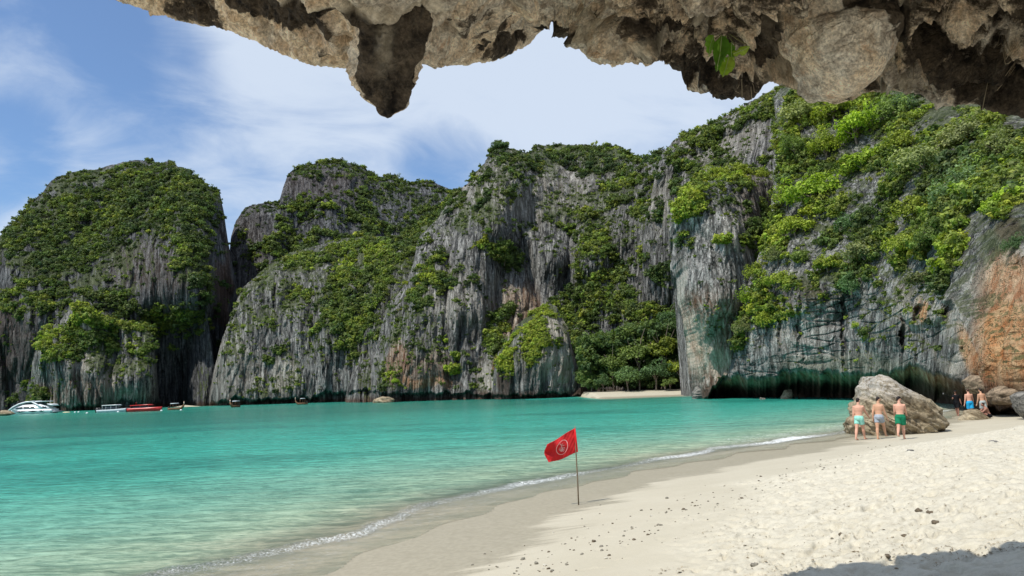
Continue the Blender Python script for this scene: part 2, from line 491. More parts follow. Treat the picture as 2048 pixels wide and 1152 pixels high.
M_WATER = water_material()


def leaf_material(name, inst):
    m, t, b, out = MAT(name)
    if inst:
        at = N(t, 'ShaderNodeAttribute', attribute_name='tint', attribute_type='INSTANCER'); c = at.outputs['Color']
    else:
        oi = N(t, 'ShaderNodeObjectInfo'); c = oi.outputs['Color']
    la = N(t, 'ShaderNodeAttribute', attribute_name='lv')
    c = MIXC(t, 1.0, c, MIXC(t, la.outputs['Fac'], (0.45, 0.5, 0.5), (1.6, 1.5, 1.4)), 'MULTIPLY')
    t.links.new(c, b.inputs['Base Color'])
    b.inputs['Roughness'].default_value = 0.6
    b.inputs['Specular IOR Level'].default_value = 0.25
    tr = N(t, 'ShaderNodeBsdfTranslucent')
    t.links.new(MIXC(t, 1.0, c, (1.3, 1.4, 0.5), 'MULTIPLY'), tr.inputs[0])
    mx = N(t, 'ShaderNodeMixShader'); mx.inputs[0].default_value = 0.32
    t.links.new(b.outputs[0], mx.inputs[1]); t.links.new(tr.outputs[0], mx.inputs[2]); t.links.new(mx.outputs[0], out.inputs[0])
    return m


M_LEAF_I = leaf_material('cliff_foliage', True)
M_LEAF = leaf_material('tree_foliage', False)
M_BARK = plain('bark', (0.22, 0.18, 0.14), 0.9, 0.1, 0.35, 4)


# ------------------------------------------------------------------ shoreline and ground height
_shore_px = [(500, 1152), (640, 1100), (800, 1048), (1000, 990), (1150, 960), (1300, 930), (1450, 905), (1600, 882), (1700, 868)]
SH = [tuple(on_z(a, b, 0.0)[:2]) for a, b in _shore_px]
SH = [(SH[0][0] - 25, SH[0][1] - 24)] + SH + [(24.0, 45.0), (33.0, 56.0), (46.0, 68.0), (75.0, 95.0), (130, 150)]
SH = np.array(SH)


def shore_dist(x, y):
    """signed distance to the shoreline, + on the sand side"""
    x = np.asarray(x, float); y = np.asarray(y, float)
    best = np.full(x.shape, 1e9); sg = np.ones(x.shape)
    for (ax, ay), (bx, by) in zip(SH[:-1], SH[1:]):
        dx, dy = bx - ax, by - ay
        t = np.clip(((x - ax) * dx + (y - ay) * dy) / (dx * dx + dy * dy), 0, 1)
        ex, ey = x - ax - t * dx, y - ay - t * dy
        d = np.hypot(ex, ey)
        s = np.where(dx * (y - ay) - dy * (x - ax) < 0, 1.0, -1.0)
        m = d < best - 1e-9
        best = np.where(m, d, best); sg = np.where(m, s, sg)
    return best * sg


COVE = P_at(np.array([1290.]), np.array([790.]), np.array([165.]))[0]
SPIT = P_at(np.array([395.]), np.array([811.]), np.array([297.]))[0]


def ground_z(x, y):
    d = shore_dist(x, y)
    dl = np.clip(d, 0, 14)
    land = 0.05 * dl + 0.0070 * dl * dl
    land = np.where(d > 11, 1.397 + 0.25 * (1 - np.exp(-(d - 11) / 10)), land)
    ds = -np.minimum(d, 0)
    sea = -(0.07 * ds * np.exp(-ds / 60) + 3.6 * (1 - np.exp(-ds / 55)))
    z = np.where(d > 0, land, sea)
    # far right the beach flattens towards the cave
    z = np.where(d > 0, z * (1 - 0.68 * smooth(np.asarray(y, float), 19, 36)), z)
    # cove beach and small sand spit beyond the bay
    c = 1 - ((x - COVE[0] - 1.0) / 13.5) ** 4
    zc = np.minimum((y - 150.0) * 0.062, 1.1) - 3.0 * np.clip(-c + 0.25, 0, 1) * 1.5
    z = np.where((y > 138) & (np.abs(x - COVE[0]) < 26) & (y < 215), np.maximum(z, zc), z)
    zs = 1.0 - np.hypot((x - SPIT[0]) / 9.0, (y - SPIT[1]) / 7.0) ** 2
    z = np.where(np.hypot(x - SPIT[0], y - SPIT[1]) < 40, np.maximum(z, zs), z)
    return z


def px_gz(px, py):
    """ground point under a photo pixel"""
    z = 0.0
    for _ in range(25):
        p = on_z(px, py, z)
        z = 0.5 * z + 0.5 * float(ground_z(p[0], p[1]))
    return on_z(px, py, z)


# coarse ground / seabed sheet to the horizon
gx = np.concatenate([-np.geomspace(2500, 42, 26), np.linspace(-40, 60, 150), np.geomspace(62, 2500, 60)])
gy = np.concatenate([-np.geomspace(2500, 22, 14), np.linspace(-20, 90, 150), np.geomspace(91, 360, 110), np.geomspace(370, 2500, 12)])
X, Y = np.meshgrid(gx, gy)
Z = ground_z(X, Y)
near = (Y > 2) & (Y < 75)
Zc = np.where(near, Z - 0.05, Z)
me = mesh_from('seabed', np.stack([X, Y, Zc], -1), grid_faces(*X.shape), True, M_SAND)
add_attr(me, 'wet', smooth(-Z.ravel(), -0.35, -0.1)); add_attr(me, 'rough', np.zeros(Z.size))
obj('seabed', me, kind='structure')

# fine beach
rows = np.geomspace(3.2, 75, 860); cols = np.concatenate([np.linspace(-0.55, 0.8, 800), np.linspace(0.803, 2.2, 110)])
Yb = np.repeat(rows[:, None], len(cols), 1); Xb = Yb * cols[None]
Zb = ground_z(Xb, Yb); Db = shore_dist(Xb, Yb)
wig = fbm(Xb * 0.35, Yb * 0.35, 0 * Xb, 3) * 1.0
dry = smooth(Db + wig * 1.2, 6.7, 8.2) * (1 - 0.45 * smooth(Yb, 26, 50))
lump = np.abs(perlin(Xb * 2.6, Yb * 2.6, 0 * Xb + 3)) * 0.045 + perlin(Xb * 6.3, Yb * 6.3, 0 * Xb) * 0.024 + perlin(Xb * 14, Yb * 14, 0 * Xb + 8) * 0.016
pits = -0.055 * smooth(perlin(Xb * 3.7 + 11, Yb * 3.2, 0 * Xb + 5), 0.12, 0.42)
Zf = Zb + dry * (lump + pits - 0.01) + (1 - dry) * (perlin(Xb * 1.1, Yb * 1.1, 0 * Xb) * 0.008 + perlin(Xb * 9, Yb * 9, 0 * Xb) * 0.0015)
# footprints: a few worn trails and strays in the soft sand
fr_ = np.random.default_rng(21)
steps_ = []
for k in range(9):
    px0, py0 = fr_.uniform(1250, 2050), fr_.uniform(960, 1148); q0 = on_z(px0, py0, 1.15); hd = math.radians(fr_.uniform(35, 75)) + (math.pi if k % 2 else 0)
    for j in range(26):
        sd_ = .11 * (1 if j % 2 else -1)
        steps_.append((q0[0] + math.cos(hd) * .62 * j - math.sin(hd) * sd_ + fr_.normal(0, .04), q0[1] + math.sin(hd) * .62 * j + math.cos(hd) * sd_ + fr_.normal(0, .04), hd + fr_.normal(0, .12)))
for k in range(130):
    q0 = on_z(fr_.uniform(1150, 2060), fr_.uniform(890, 1150), 1.15); steps_.append((q0[0], q0[1], fr_.uniform(0, 6.28)))
for (fx, fy, hd) in steps_:
    if fy < 3.6 or fy > 38: continue
    r0 = np.searchsorted(rows, fy - .3); r1 = np.searchsorted(rows, fy + .3); c0 = np.searchsorted(cols, (fx - .3) / fy); c1 = np.searchsorted(cols, (fx + .3) / fy)
    if r1 <= r0 or c1 <= c0: continue
    sx_ = Xb[r0:r1, c0:c1] - fx; sy_ = Yb[r0:r1, c0:c1] - fy
    a_ = sx_ * math.cos(hd) + sy_ * math.sin(hd); b_ = -sx_ * math.sin(hd) + sy_ * math.cos(hd)
    q_ = np.sqrt((a_ / .145) ** 2 + (b_ / (.052 + .012 * np.sign(a_))) ** 2)
    Zf[r0:r1, c0:c1] += (-.034 * (1 - smooth(q_, .55, 1.1)) + .014 * np.exp(-((q_ - 1.35) / .28) ** 2)) * (0.25 + 0.75 * dry[r0:r1, c0:c1]) * (Db[r0:r1, c0:c1] > 4.5)
Vb = np.stack([Xb, Yb, Zf], -1).reshape(-1, 3)
F = grid_faces(*Xb.shape)
keep = (Zb.ravel()[F] > -0.30).any(1)
F = F[keep]
used = np.unique(F); remap = np.full(len(Vb), -1, np.int32); remap[used] = np.arange(len(used))
me = mesh_from('beach', Vb[used], remap[F], True, M_SAND)
wetv = smooth(4.2 + wig * 1.0 - Db - 1.4 * smooth(Yb, 22, 38), -1.2, 1.2)
add_attr(me, 'wet', wetv.ravel()[used]); add_attr(me, 'rough', dry.ravel()[used])
obj('beach', me, kind='structure')


def sand_z(x, y):
    x = np.atleast_1d(np.asarray(x, float)); y = np.atleast_1d(np.asarray(y, float))
    ri = np.clip(np.interp(y, rows, np.arange(len(rows))).round().astype(int), 0, len(rows) - 1)
    ci = np.clip(np.interp(x / y, cols, np.arange(len(cols))).round().astype(int), 0, len(cols) - 1)
    return Zf[ri, ci]


# ------------------------------------------------------------------ water
rows_w = np.concatenate([np.geomspace(6.5, 60, 620), np.geomspace(60.5, 520, 200)]); cols_w = np.linspace(-1.1, 1.05, 620)
Yw = np.repeat(rows_w[:, None], len(cols_w), 1); Xw = Yw * cols_w[None]
Dw = shore_dist(Xw, Yw); Gw = ground_z(Xw, Yw)
fade = 1 / (1 + (Yw / 26) ** 2)
# coordinates along / across the shore
ang = math.atan2(24.3, 20.9)
al = Xw * math.cos(ang) + Yw * math.sin(ang)
wave = (perlin(al * 0.35, Dw * 1.0, 0 * Xw) * 0.04 + perlin(al * 0.9, Dw * 2.6, 0 * Xw + 4) * 0.024 + perlin(Xw * 1.6, Yw * 4.5, 0 * Xw + 9) * 0.013) * (0.35 + 0.65 * fade)
wave = wave * smooth(-Dw, 0.0, 2.5)
brk = 0.55 + perlin(al * 0.16, 0 * Xw, 0 * Xw + 2) * 0.7 + 0.22 * smooth(Xw, -3.5, 0.5)                    # where the little breaker curls
pos0 = -0.75 + perlin(al * 0.25, 0 * Xw + 7, 0 * Xw) * 0.8 + perlin(al * 0.9, 0 * Xw + 3, 0 * Xw) * 0.22 + perlin(al * 2.6, 0 * Xw + 3, 0 * Xw) * 0.08
side = np.where(Dw > pos0, 0.16, 0.42)
hump = np.exp(-((Dw - pos0) / side) ** 2) * np.clip(brk, 0.25, 1.4)
ruf = 1 + 0.5 * fbm(al * 4, Dw * 6, 0 * Xw, 3)
Zw = wave + 0.095 * hump * ruf
second = np.exp(-((Dw - pos0 + 2.6) / 0.6) ** 2) * 0.035 * (0.6 + perlin(al * 0.2, 0 * Xw + 5, 0 * Xw))
Zw = Zw + second
film = smooth(Dw, -0.3, 1.9)
Zw = Zw + np.where(Dw > -0.6, 0.05 * np.clip(Dw + 0.6, 0, 3) * 0.9, 0)          # thin swash running up the sand
foam = np.exp(-((Dw - pos0 - 0.12) / 0.34) ** 2) * (0.40 + 0.52 * np.clip(brk, 0, 1.3))
edge = Dw - (1.2 + perlin(al * 0.45, 0 * Xw + 1, 0 * Xw) * 0.9)
foam = np.maximum(foam, 0.22 * np.exp(-(edge / 0.08) ** 2))
foam = np.maximum(foam, 0.31 * smooth(Dw, pos0 - 0.1, pos0 + 0.3) * (1 - smooth(Dw, 0.3, 1.4)) + 0.0)
right = smooth(Xw, 5, 13) * np.exp(-((Dw + 2.4) / 1.9) ** 2) * 0.50 * (0.75 + 0.5 * fbm(al * .7, Dw * 1.6, 0 * Xw, 2))
foam = np.maximum(foam, right)
Vw = np.stack([Xw, Yw, Zw], -1).reshape(-1, 3)
F = grid_faces(*Xw.shape)
keepv = (edge < 0.05) & (Gw < 0.7)
F = F[keepv.ravel()[F].all(1)]
used = np.unique(F); remap = np.full(len(Vw), -1, np.int32); remap[used] = np.arange(len(used))
me = mesh_from('sea_water', Vw[used], remap[F], True, M_WATER)
add_attr(me, 'depth', np.where(Dw > -0.3, 0.02, -Gw).ravel()[used]); add_attr(me, 'foam', foam.ravel()[used])
obj('sea_water', me, kind='structure')


# ------------------------------------------------------------------ cliffs: displaced rock faces standing at their real distances
def tps(ctrl):
    c = np.array(ctrl, float); p = c[:, :2] / 100.0; v = np.log(c[:, 2])
    def U(r2): return 0.5 * r2 * np.log(r2 + 1e-9)
    n = len(p)
    K = U(((p[:, None] - p[None]) ** 2).sum(-1)) + np.eye(n) * 0.02
    Pm = np.concatenate([np.ones((n, 1)), p], 1)
    A = np.zeros((n + 3, n + 3)); A[:n, :n] = K; A[:n, n:] = Pm; A[n:, :n] = Pm.T
    s = np.linalg.solve(A, np.concatenate([v, np.zeros(3)]))
    def f(x, y):
        q = np.stack([x, y], -1).reshape(-1, 2) / 100.0
        o = np.zeros(len(q))
        for i in range(n):
            o += s[i] * U(((q - p[i]) ** 2).sum(-1))
        o += s[n] + q @ s[n + 1:]
        return np.exp(o).reshape(np.shape(x))
    return f


def poly(pts):
    a = np.array(pts, float)
    return lambda v: np.interp(v, a[:, 0], a[:, 1])


LAY = {}


def ell(x, y, cx, cy, rx, ry, rot=0.0, soft=0.35):
    r = math.radians(rot); c, s = math.cos(r), math.sin(r)
    dx, dy = x - cx, y - cy
    q = np.sqrt(((dx * c + dy * s) / rx) ** 2 + ((-dx * s + dy * c) / ry) ** 2)
    return 1 - smooth(q, 1 - soft, 1 + soft)


def cliff(name, top, bottom, ctrl, n, m, mat, feat, amp, L=None, R=None, recess=None, masks=(), edge=0.0, strata=None, jag=6.0, back=30, skirt_side=True, steps=0.0, extra=None, sw=None, dsc=1.0):
    """feat: list of flute widths (m); amp: relative depth of flutes; recess: (lip polyline, metres, px falloff)"""
    tf, bf = poly(top), poly(bottom)
    s = np.linspace(0, 1, m)[None]; t = np.linspace(0, 1, n)[:, None]
    lf = poly(L) if L else (lambda v: np.full(np.shape(v), top[0][0], float))
    rf = poly(R) if R else (lambda v: np.full(np.shape(v), top[-1][0], float))
    # left/right limits as functions of t
    xl = lf(t); xr = rf(t)
    if L: xl = xl + 7 * fbm(t * 9 + xl[0, 0], 0 * t, 0 * t, 4)
    x = xl + (xr - xl) * (s if sw is None else np.interp(s, sw[0], sw[1]))
    yb = bf(x); yt = tf(x)
    df = tps([(a_, b_, c_ * (dsc if a_ < 400 else 1 + (dsc - 1) * .4)) for a_, b_, c_ in ctrl])
    D0 = df(x[-1:], yt[-1:])
    pt = P_at(x[-1:], yt[-1:], D0)
    w0 = feat[0]
    yt = yt + jag * (fbm(pt[..., 0] / w0, pt[..., 1] / w0, 0 * pt[..., 0], 4) - 0.35 * np.abs(perlin(pt[..., 0] / 1.2, 0 * pt[..., 0], 0 * pt[..., 0])))
    y = yb + (yt - yb) * t
    D = df(x, y)
    P0 = P_at(x, y, D)
    wx, wy, wz = P0[..., 0], P0[..., 1] * 0.5, P0[..., 2]
    cxm = np.repeat(wx.mean(0, keepdims=True), n, 0) if not L else wx; cym = np.repeat(wy.mean(0, keepdims=True), n, 0) if not L else wy * .3
    warp = perlin(wx / 17, wy / 17, wz / 17) * 1.8
    disp = 0
    for k, w in enumerate(feat):
        st = 5.0 if k else 3.0
        disp = disp + amp * w * (np.abs(perlin((cxm + warp) / w + 3.1 * k, cym / w, wz / (w * st))) ** 0.85 * 2.6 - 0.6) * (0.55 + 0.9 * smooth(perlin(wx / (w * 4) + k, wy / (w * 4), wz / (w * 5)), -.35, .35))
    disp = disp + amp * 1.0 * w0 * perlin(wx / w0, wy / w0, wz / w0) + amp * 1.3 * w0 * perlin(wx / w0 / 2.2, wy / w0 / 2.2, wz / w0 / 2.6)
    b1, b2 = worley(wx / (w0 * .34), wy / (w0 * .34), wz / (w0 * .75))
    disp = disp + amp * w0 * 0.22 * (np.clip((b2 - b1) / .35, 0, 1) - .6)
    disp = disp + amp * 0.5 * feat[-1] * perlin(wx / feat[-1] * 1.3, wy / feat[-1], wz / feat[-1] * 1.3)
    if steps:
        zz = wz + perlin(wx / 12, wy / 12, wz * 0 + 2) * 4
        q = zz / steps; fr = q - np.floor(q)
        disp = disp - (smooth(fr, 0.45, 1.0) - 0.5) * steps * 0.45 * np.clip(perlin(wx / 9, wy / 9, np.floor(q) * 3.3) * 3, 0, 1.2)
    if strata is not None:
        w, a, msk = strata
        z2 = (wz + perlin(wx / 6, wy / 6, wz / 6) * w * 0.8) / w
        k1, k2 = worley(wx / (w * 2.4) + .2 * perlin(wx / 2, wy / 2, wz / 2), wy / (w * 2.6), wz / (w * .75) + .22 * perlin(wx / 2, wy / 2, wz / 2 + 9))
        seg = np.abs(perlin(wx / (w * 3.2), wy / (w * 3), np.floor(z2) * 1.7 + 0.5)) * 2
        gr = np.abs((z2 - np.floor(z2)) - 0.5) * 2
        vs = (wx * 0.55 + wy * 0.85) / (w * 1.6) + perlin(wx / 5, wy / 5, wz / 7) * .4 + np.floor(z2) * .37
        vg = np.abs((vs - np.floor(vs)) - 0.5) * 2
        cut = smooth(gr, 0.66, 1.0) * np.clip(seg * 1.6 - .25, 0., 1.4) + smooth(vg, 0.8, 1.0) * np.clip(perlin(np.floor(vs) * 1.3, np.floor(z2) * 1.9, 0 * wz) * 3, 0, 1.1)
        cut = (1 - smooth(k2 - k1, 0, .16)) * np.clip(.6 + perlin(wx / 5, wy / 5, wz / 4) * 1.6, .1, 1.3) - np.round(perlin(wx / (w * 1.3), wy / w, wz / (w * .8)) * 3) / 3 * .9
        disp = disp - a * cut * msk(x, y)
    if extra is not None:
        disp = disp + extra(x, y, wx, wy, wz)
    D2 = D - disp * (1 + 0 * x)
    if edge:
        e = np.minimum(s, 1 - s) * (m - 1) / 40.0
        D2 = D2 + edge * (1 - smooth(e, 0, 1)) ** 2 * 6
    tp = (1 - smooth((1 - t) * (y * 0 + 1) * (yb - yt), 0, 26))      # round the crest backwards
    D2 = D2 + tp * w0 * 1.1
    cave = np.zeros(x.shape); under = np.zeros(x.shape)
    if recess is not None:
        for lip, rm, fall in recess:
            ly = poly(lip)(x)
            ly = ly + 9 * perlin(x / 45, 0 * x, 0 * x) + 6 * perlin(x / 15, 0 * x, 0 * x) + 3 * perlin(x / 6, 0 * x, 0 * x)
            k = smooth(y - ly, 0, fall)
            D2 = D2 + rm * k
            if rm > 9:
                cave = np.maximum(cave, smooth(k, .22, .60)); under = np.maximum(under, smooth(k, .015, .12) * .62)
    PP = P_at(x, y, D2)
    # grid normals
    du = np.gradient(PP, axis=1); dv = np.gradient(PP, axis=0)
    nr = np.cross(du, dv); nr /= np.linalg.norm(nr, axis=-1)[..., None] + 1e-9
    LAY[name] = dict(x=x, y=y, P=PP, N=nr, mat=mat)
    # colour masks
    mk = np.zeros(x.shape + (4,))
    nz = fbm(wx / (w0 * 0.7), wy / w0, wz / (w0 * 1.2), 4)
    for ch, cx, cy, rx, ry, rot, st in masks:
        q = ell(x + nz * 25, y + nz * 25, cx, cy, rx, ry, rot)
        mk[..., ch] = np.maximum(mk[..., ch], q * st)
    # tide stain near the water
    tide = 1 - smooth(PP[..., 2] + nz * 1.2, 0.6, 2.6)
    mk[..., 3] = np.maximum(mk[..., 3], 0.85 * tide)
    mk[..., 0] = np.maximum(mk[..., 0], under * (1 + .3 * nz.clip(-1, 1)))  # warm tint under the lip, coloured to cancel green bounce light
    mk[..., 3] = np.maximum(mk[..., 3], cave * np.clip(.86 + nz * .2, 0, .95))  # cave recess blackened by depth in colour, in place of shade
    ms = smooth(np.sign((nr * (CAM - PP)).sum(-1)) * nr[..., 2], 0.05, 0.7) * 0.5 + 0.35 * fbm(wx / (w0 * 1.1), wy / w0, wz / (w0 * .9), 3) - .9 * cave + {'B': -.26, 'E': -.22, 'D': -.08, 'F': -.15}.get(name, 0)
    LAY[name]['moss'] = ms
    # close the mass: crest carried back and down, sides carried back
    extra_rows = []
    top_row = PP[-1]
    for bk, dn in ((0.25, 0.02), (0.7, 0.12), (1.0, 0.45), (1.1, 1.0)):
        q = top_row.copy()
        q[:, :2] += back * bk * q[:, :2] / np.linalg.norm(q[:, :2], axis=-1)[:, None]
        q[:, 2] = q[:, 2] * (1 - dn) + (-2) * dn
        extra_rows.append(q)
    V = np.concatenate([PP, np.stack(extra_rows)], 0)
    mk = np.concatenate([mk, np.repeat(mk[-1:], 4, 0)], 0)
    if skirt_side:
        l1 = V[:, :1].copy(); r1 = V[:, -1:].copy()
        for e_ in (l1, r1):
            h_ = e_[..., :2] / np.linalg.norm(e_[..., :2], axis=-1)[..., None]
            e_[..., :2] += h_ * back
        V = np.concatenate([l1, V, r1], 1); mk = np.concatenate([mk[:, :1], mk, mk[:, -1:]], 1)
    me = mesh_from('cliff', V, grid_faces(V.shape[0], V.shape[1]), True, mat)
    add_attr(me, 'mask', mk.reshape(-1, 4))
    fcv = np.zeros(V.shape, np.float32); o_ = 1 if skirt_side else 0
    fcv[...] = V
    fcv[:n, o_:o_ + m, 0] = cxm; fcv[:n, o_:o_ + m, 1] = cym * 2 + D2 * 0.15; fcv[:n, o_:o_ + m, 2] = wz
    mo_ = np.zeros(V.shape[:2]); mo_[:n, o_:o_ + m] = ms; add_attr(me, 'moss', mo_.ravel())
    a_ = me.attributes.new('fc', 'FLOAT_VECTOR', 'POINT'); a_.data.foreach_set('vector', fcv.ravel())
    return obj('cliff', me, kind='structure')


# left dome and its crags
cliff('A', [(-160, 560), (-60, 500), (0, 470), (40, 430), (100, 365), (150, 345), (230, 327), (300, 320), (345, 327), (400, 357), (440, 388), (449, 430), (456, 475), (464, 520), (478, 600)],
      [(-160, 842), (478, 822)],
      [(-150, 830, 310), (0, 825, 290), (60, 825, 282), (150, 820, 280), (250, 818, 280), (310, 815, 284), (380, 812, 295), (430, 810, 306), (475, 800, 335),
       (0, 640, 288), (150, 640, 272), (280, 600, 276), (330, 640, 283), (400, 600, 290), (450, 600, 322), (0, 520, 305), (130, 500, 305), (290, 490, 290), (400, 480, 302), (445, 480, 330),
       (-60, 500, 345), (100, 365, 350), (230, 325, 355), (300, 318, 360), (400, 355, 345), (448, 400, 352)],
      400, 520, M_FAR, [16, 6.5, 2.8, 1.4], 0.20, masks=[(3, 0, 700, 60, 110, 0, .5), (3, 450, 640, 16, 170, 0, 0.75), (0, 290, 540, 80, 50, 0, .05)], back=60, dsc=1.15)
cliff('A2', [(58, 800), (64, 720), (72, 690), (95, 655), (118, 645), (132, 625), (150, 600), (165, 592), (178, 604), (195, 625), (225, 622), (250, 632), (290, 640), (305, 655), (312, 720), (318, 790), (322, 815)],
      [(58, 832), (322, 822)],
      [(60, 800, 270), (100, 815, 259), (160, 815, 254), (230, 815, 256), (300, 812, 262), (322, 812, 274), (64, 720, 266), (95, 650, 262), (160, 600, 262), (160, 700, 257), (215, 700, 260), (250, 640, 264), (305, 655, 268), (290, 720, 258), (275, 760, 250)],
      260, 300, M_MID, [13, 5.5, 2.4, 1.2], 0.24, masks=[(2, 160, 700, 22, 60, 15, .55), (2, 235, 790, 30, 30, 0, .35), (0, 180, 790, 110, 30, 0, .10)], edge=1.2, back=14, dsc=1.15, recess=[([(58, 812), (160, 808), (322, 800)], 2.5, 8)])
cliff('A3', [(362, 640), (370, 575), (385, 560), (402, 566), (414, 610), (424, 680), (434, 760), (440, 810)],
      [(362, 822), (440, 820)],
      [(365, 810, 290), (400, 812, 288), (438, 812, 300), (370, 600, 286), (400, 570, 292), (430, 700, 296), (395, 700, 282)],
      200, 90, M_FAR, [9, 4, 2, 1.2], 0.16, edge=1.0, back=14, dsc=1.15)
# far tower mountain
cliff('B', [(452, 600), (462, 470), (472, 435), (490, 412), (520, 404), (558, 400), (566, 375), (576, 350), (600, 332), (640, 321), (680, 320), (720, 332), (750, 352), (790, 351), (815, 364), (860, 362), (900, 380), (940, 402)],
      [(452, 720), (940, 620)],
      [(455, 600, 345), (470, 440, 372), (520, 410, 368), (556, 404, 370), (580, 345, 392), (640, 320, 412), (700, 325, 412), (750, 350, 425), (860, 360, 430), (940, 400, 420), (470, 700, 335), (700, 600, 340), (930, 600, 345),
       (520, 500, 352), (620, 400, 374), (620, 450, 366), (800, 450, 385), (700, 410, 376)],
      330, 480, M_FAR, [18, 7, 3, 1.6], 0.22, masks=[(3, 650, 372, 90, 40, 0, .3), (3, 500, 500, 50, 90, 0, .25)], edge=0.6, back=60, dsc=1.2)
# sloping ridge running down to the undercut shore
cliff('C', [(418, 800), (421, 775), (430, 730), (445, 670), (462, 625), (480, 585), (510, 556), (540, 528), (580, 508), (620, 494), (680, 480), (720, 470), (760, 474), (800, 470), (830, 460), (910, 430)],
      [(418, 822), (700, 815), (910, 806)],
      [(420, 815, 292), (440, 812, 280), (550, 812, 272), (700, 806, 260), (780, 803, 242), (900, 800, 226), (450, 680, 290), (470, 640, 292), (600, 640, 280), (680, 650, 268), (750, 640, 262), (850, 640, 242),
       (540, 530, 312), (620, 560, 300), (700, 480, 325), (850, 460, 300), (640, 720, 266), (520, 720, 276)],
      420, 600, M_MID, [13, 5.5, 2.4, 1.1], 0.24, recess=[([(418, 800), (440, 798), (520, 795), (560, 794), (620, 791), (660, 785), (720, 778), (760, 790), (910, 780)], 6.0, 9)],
      masks=[(2, 560, 745, 20, 45, 0, .5), (2, 470, 740, 50, 60, 0, .2)], edge=1.0, back=45)
# main fluted central cliff
cliff('D', [(690, 800), (700, 745), (715, 712), (735, 702), (752, 690), (760, 640), (775, 605), (795, 585), (815, 560), (828, 520), (835, 480), (860, 452), (880, 425), (905, 393), (930, 370), (950, 345), (970, 322), (983, 296), (1000, 282), (1016, 294), (1050, 302), (1070, 290),
            (1110, 294), (1160, 290), (1190, 292), (1215, 286), (1240, 290), (1258, 310), (1275, 320), (1300, 312), (1330, 298), (1420, 290)],
      [(690, 816), (1000, 805), (1420, 800)],
      [(700, 800, 238), (760, 805, 218), (850, 802, 208), (920, 800, 202), (960, 798, 197), (1050, 798, 192), (1160, 797, 190), (1250, 790, 192), (1400, 790, 186), (740, 705, 244), (800, 700, 222), (900, 690, 212), (790, 600, 246),
       (880, 600, 222), (940, 600, 217), (1000, 600, 226), (1100, 600, 226), (1200, 620, 214), (1330, 620, 196), (850, 480, 250), (900, 470, 238), (950, 450, 231), (1050, 450, 240), (1130, 500, 232), (1200, 450, 238), (1330, 450, 212),
       (905, 395, 268), (1000, 285, 264), (1000, 360, 246), (1100, 293, 290), (1100, 350, 262), (1240, 290, 278), (1240, 360, 256), (1420, 290, 240)],
      520, 720, M_MID, [15, 6.5, 3.0, 1.4, 0.8], 0.30,
      recess=[([(690, 775), (780, 785), (830, 784), (930, 784), (1000, 786), (1150, 784), (1200, 790), (1420, 790)], 3.5, 7)],
      masks=[(0, 800, 735, 26, 45, 0, .3), (0, 860, 745, 50, 40, 0, .18), (0, 850, 770, 60, 10, 0, .45), (0, 995, 728, 14, 22, 10, .9), (2, 975, 745, 26, 36, 0, .45), (2, 940, 600, 110, 60, 0, .2), (0, 1030, 620, 50, 60, 0, .25), (2, 1050, 380, 160, 60, 0, .2)],
      edge=0.6, back=60, jag=7)
# mossy mound standing before the central cliff
cliff('H', [(982, 795), (986, 745), (996, 705), (1008, 690), (1030, 655), (1060, 628), (1082, 614), (1100, 612), (1113, 618), (1122, 636), (1136, 655), (1146, 700), (1156, 735), (1164, 770), (1170, 797)],
      [(982, 806), (1170, 803)],
      [(985, 800, 190), (1000, 720, 188), (1060, 799, 181), (1060, 700, 182), (1100, 615, 190), (1165, 797, 188), (1130, 700, 183), (1030, 660, 190)],
      230, 220, M_MID, [7, 3.2, 1.5, 0.8], 0.22, masks=[(2, 1115, 700, 34, 70, 0, .6), (1, 1055, 690, 50, 60, -25, .25), (3, 1010, 770, 16, 25, 0, .7)], edge=0.7, back=8,
      recess=[([(982, 788), (1170, 786)], 2.2, 6)])
# higher cliff behind, rising to the right
cliff('E', [(1285, 470), (1300, 400), (1312, 345), (1325, 305), (1350, 280), (1400, 258), (1440, 236), (1480, 216), (1530, 190), (1580, 165), (1640, 140)],
      [(1285, 805), (1640, 800)],
      [(1290, 790, 192), (1400, 790, 186), (1330, 620, 186), (1350, 500, 184), (1320, 350, 202), (1400, 260, 205), (1530, 190, 195), (1630, 150, 190), (1600, 300, 160), (1500, 330, 170), (1600, 600, 135), (1450, 600, 165), (1600, 780, 130), (1400, 400, 178)],
      430, 330, M_MID, [13, 5.5, 2.6, 1.2, .7], 0.30, masks=[(2, 1450, 290, 90, 60, -30, .3), (2, 1320, 400, 30, 60, 0, .3), (0, 1240, 650, 30, 20, 0, .3)], edge=0.5, back=50, jag=8)
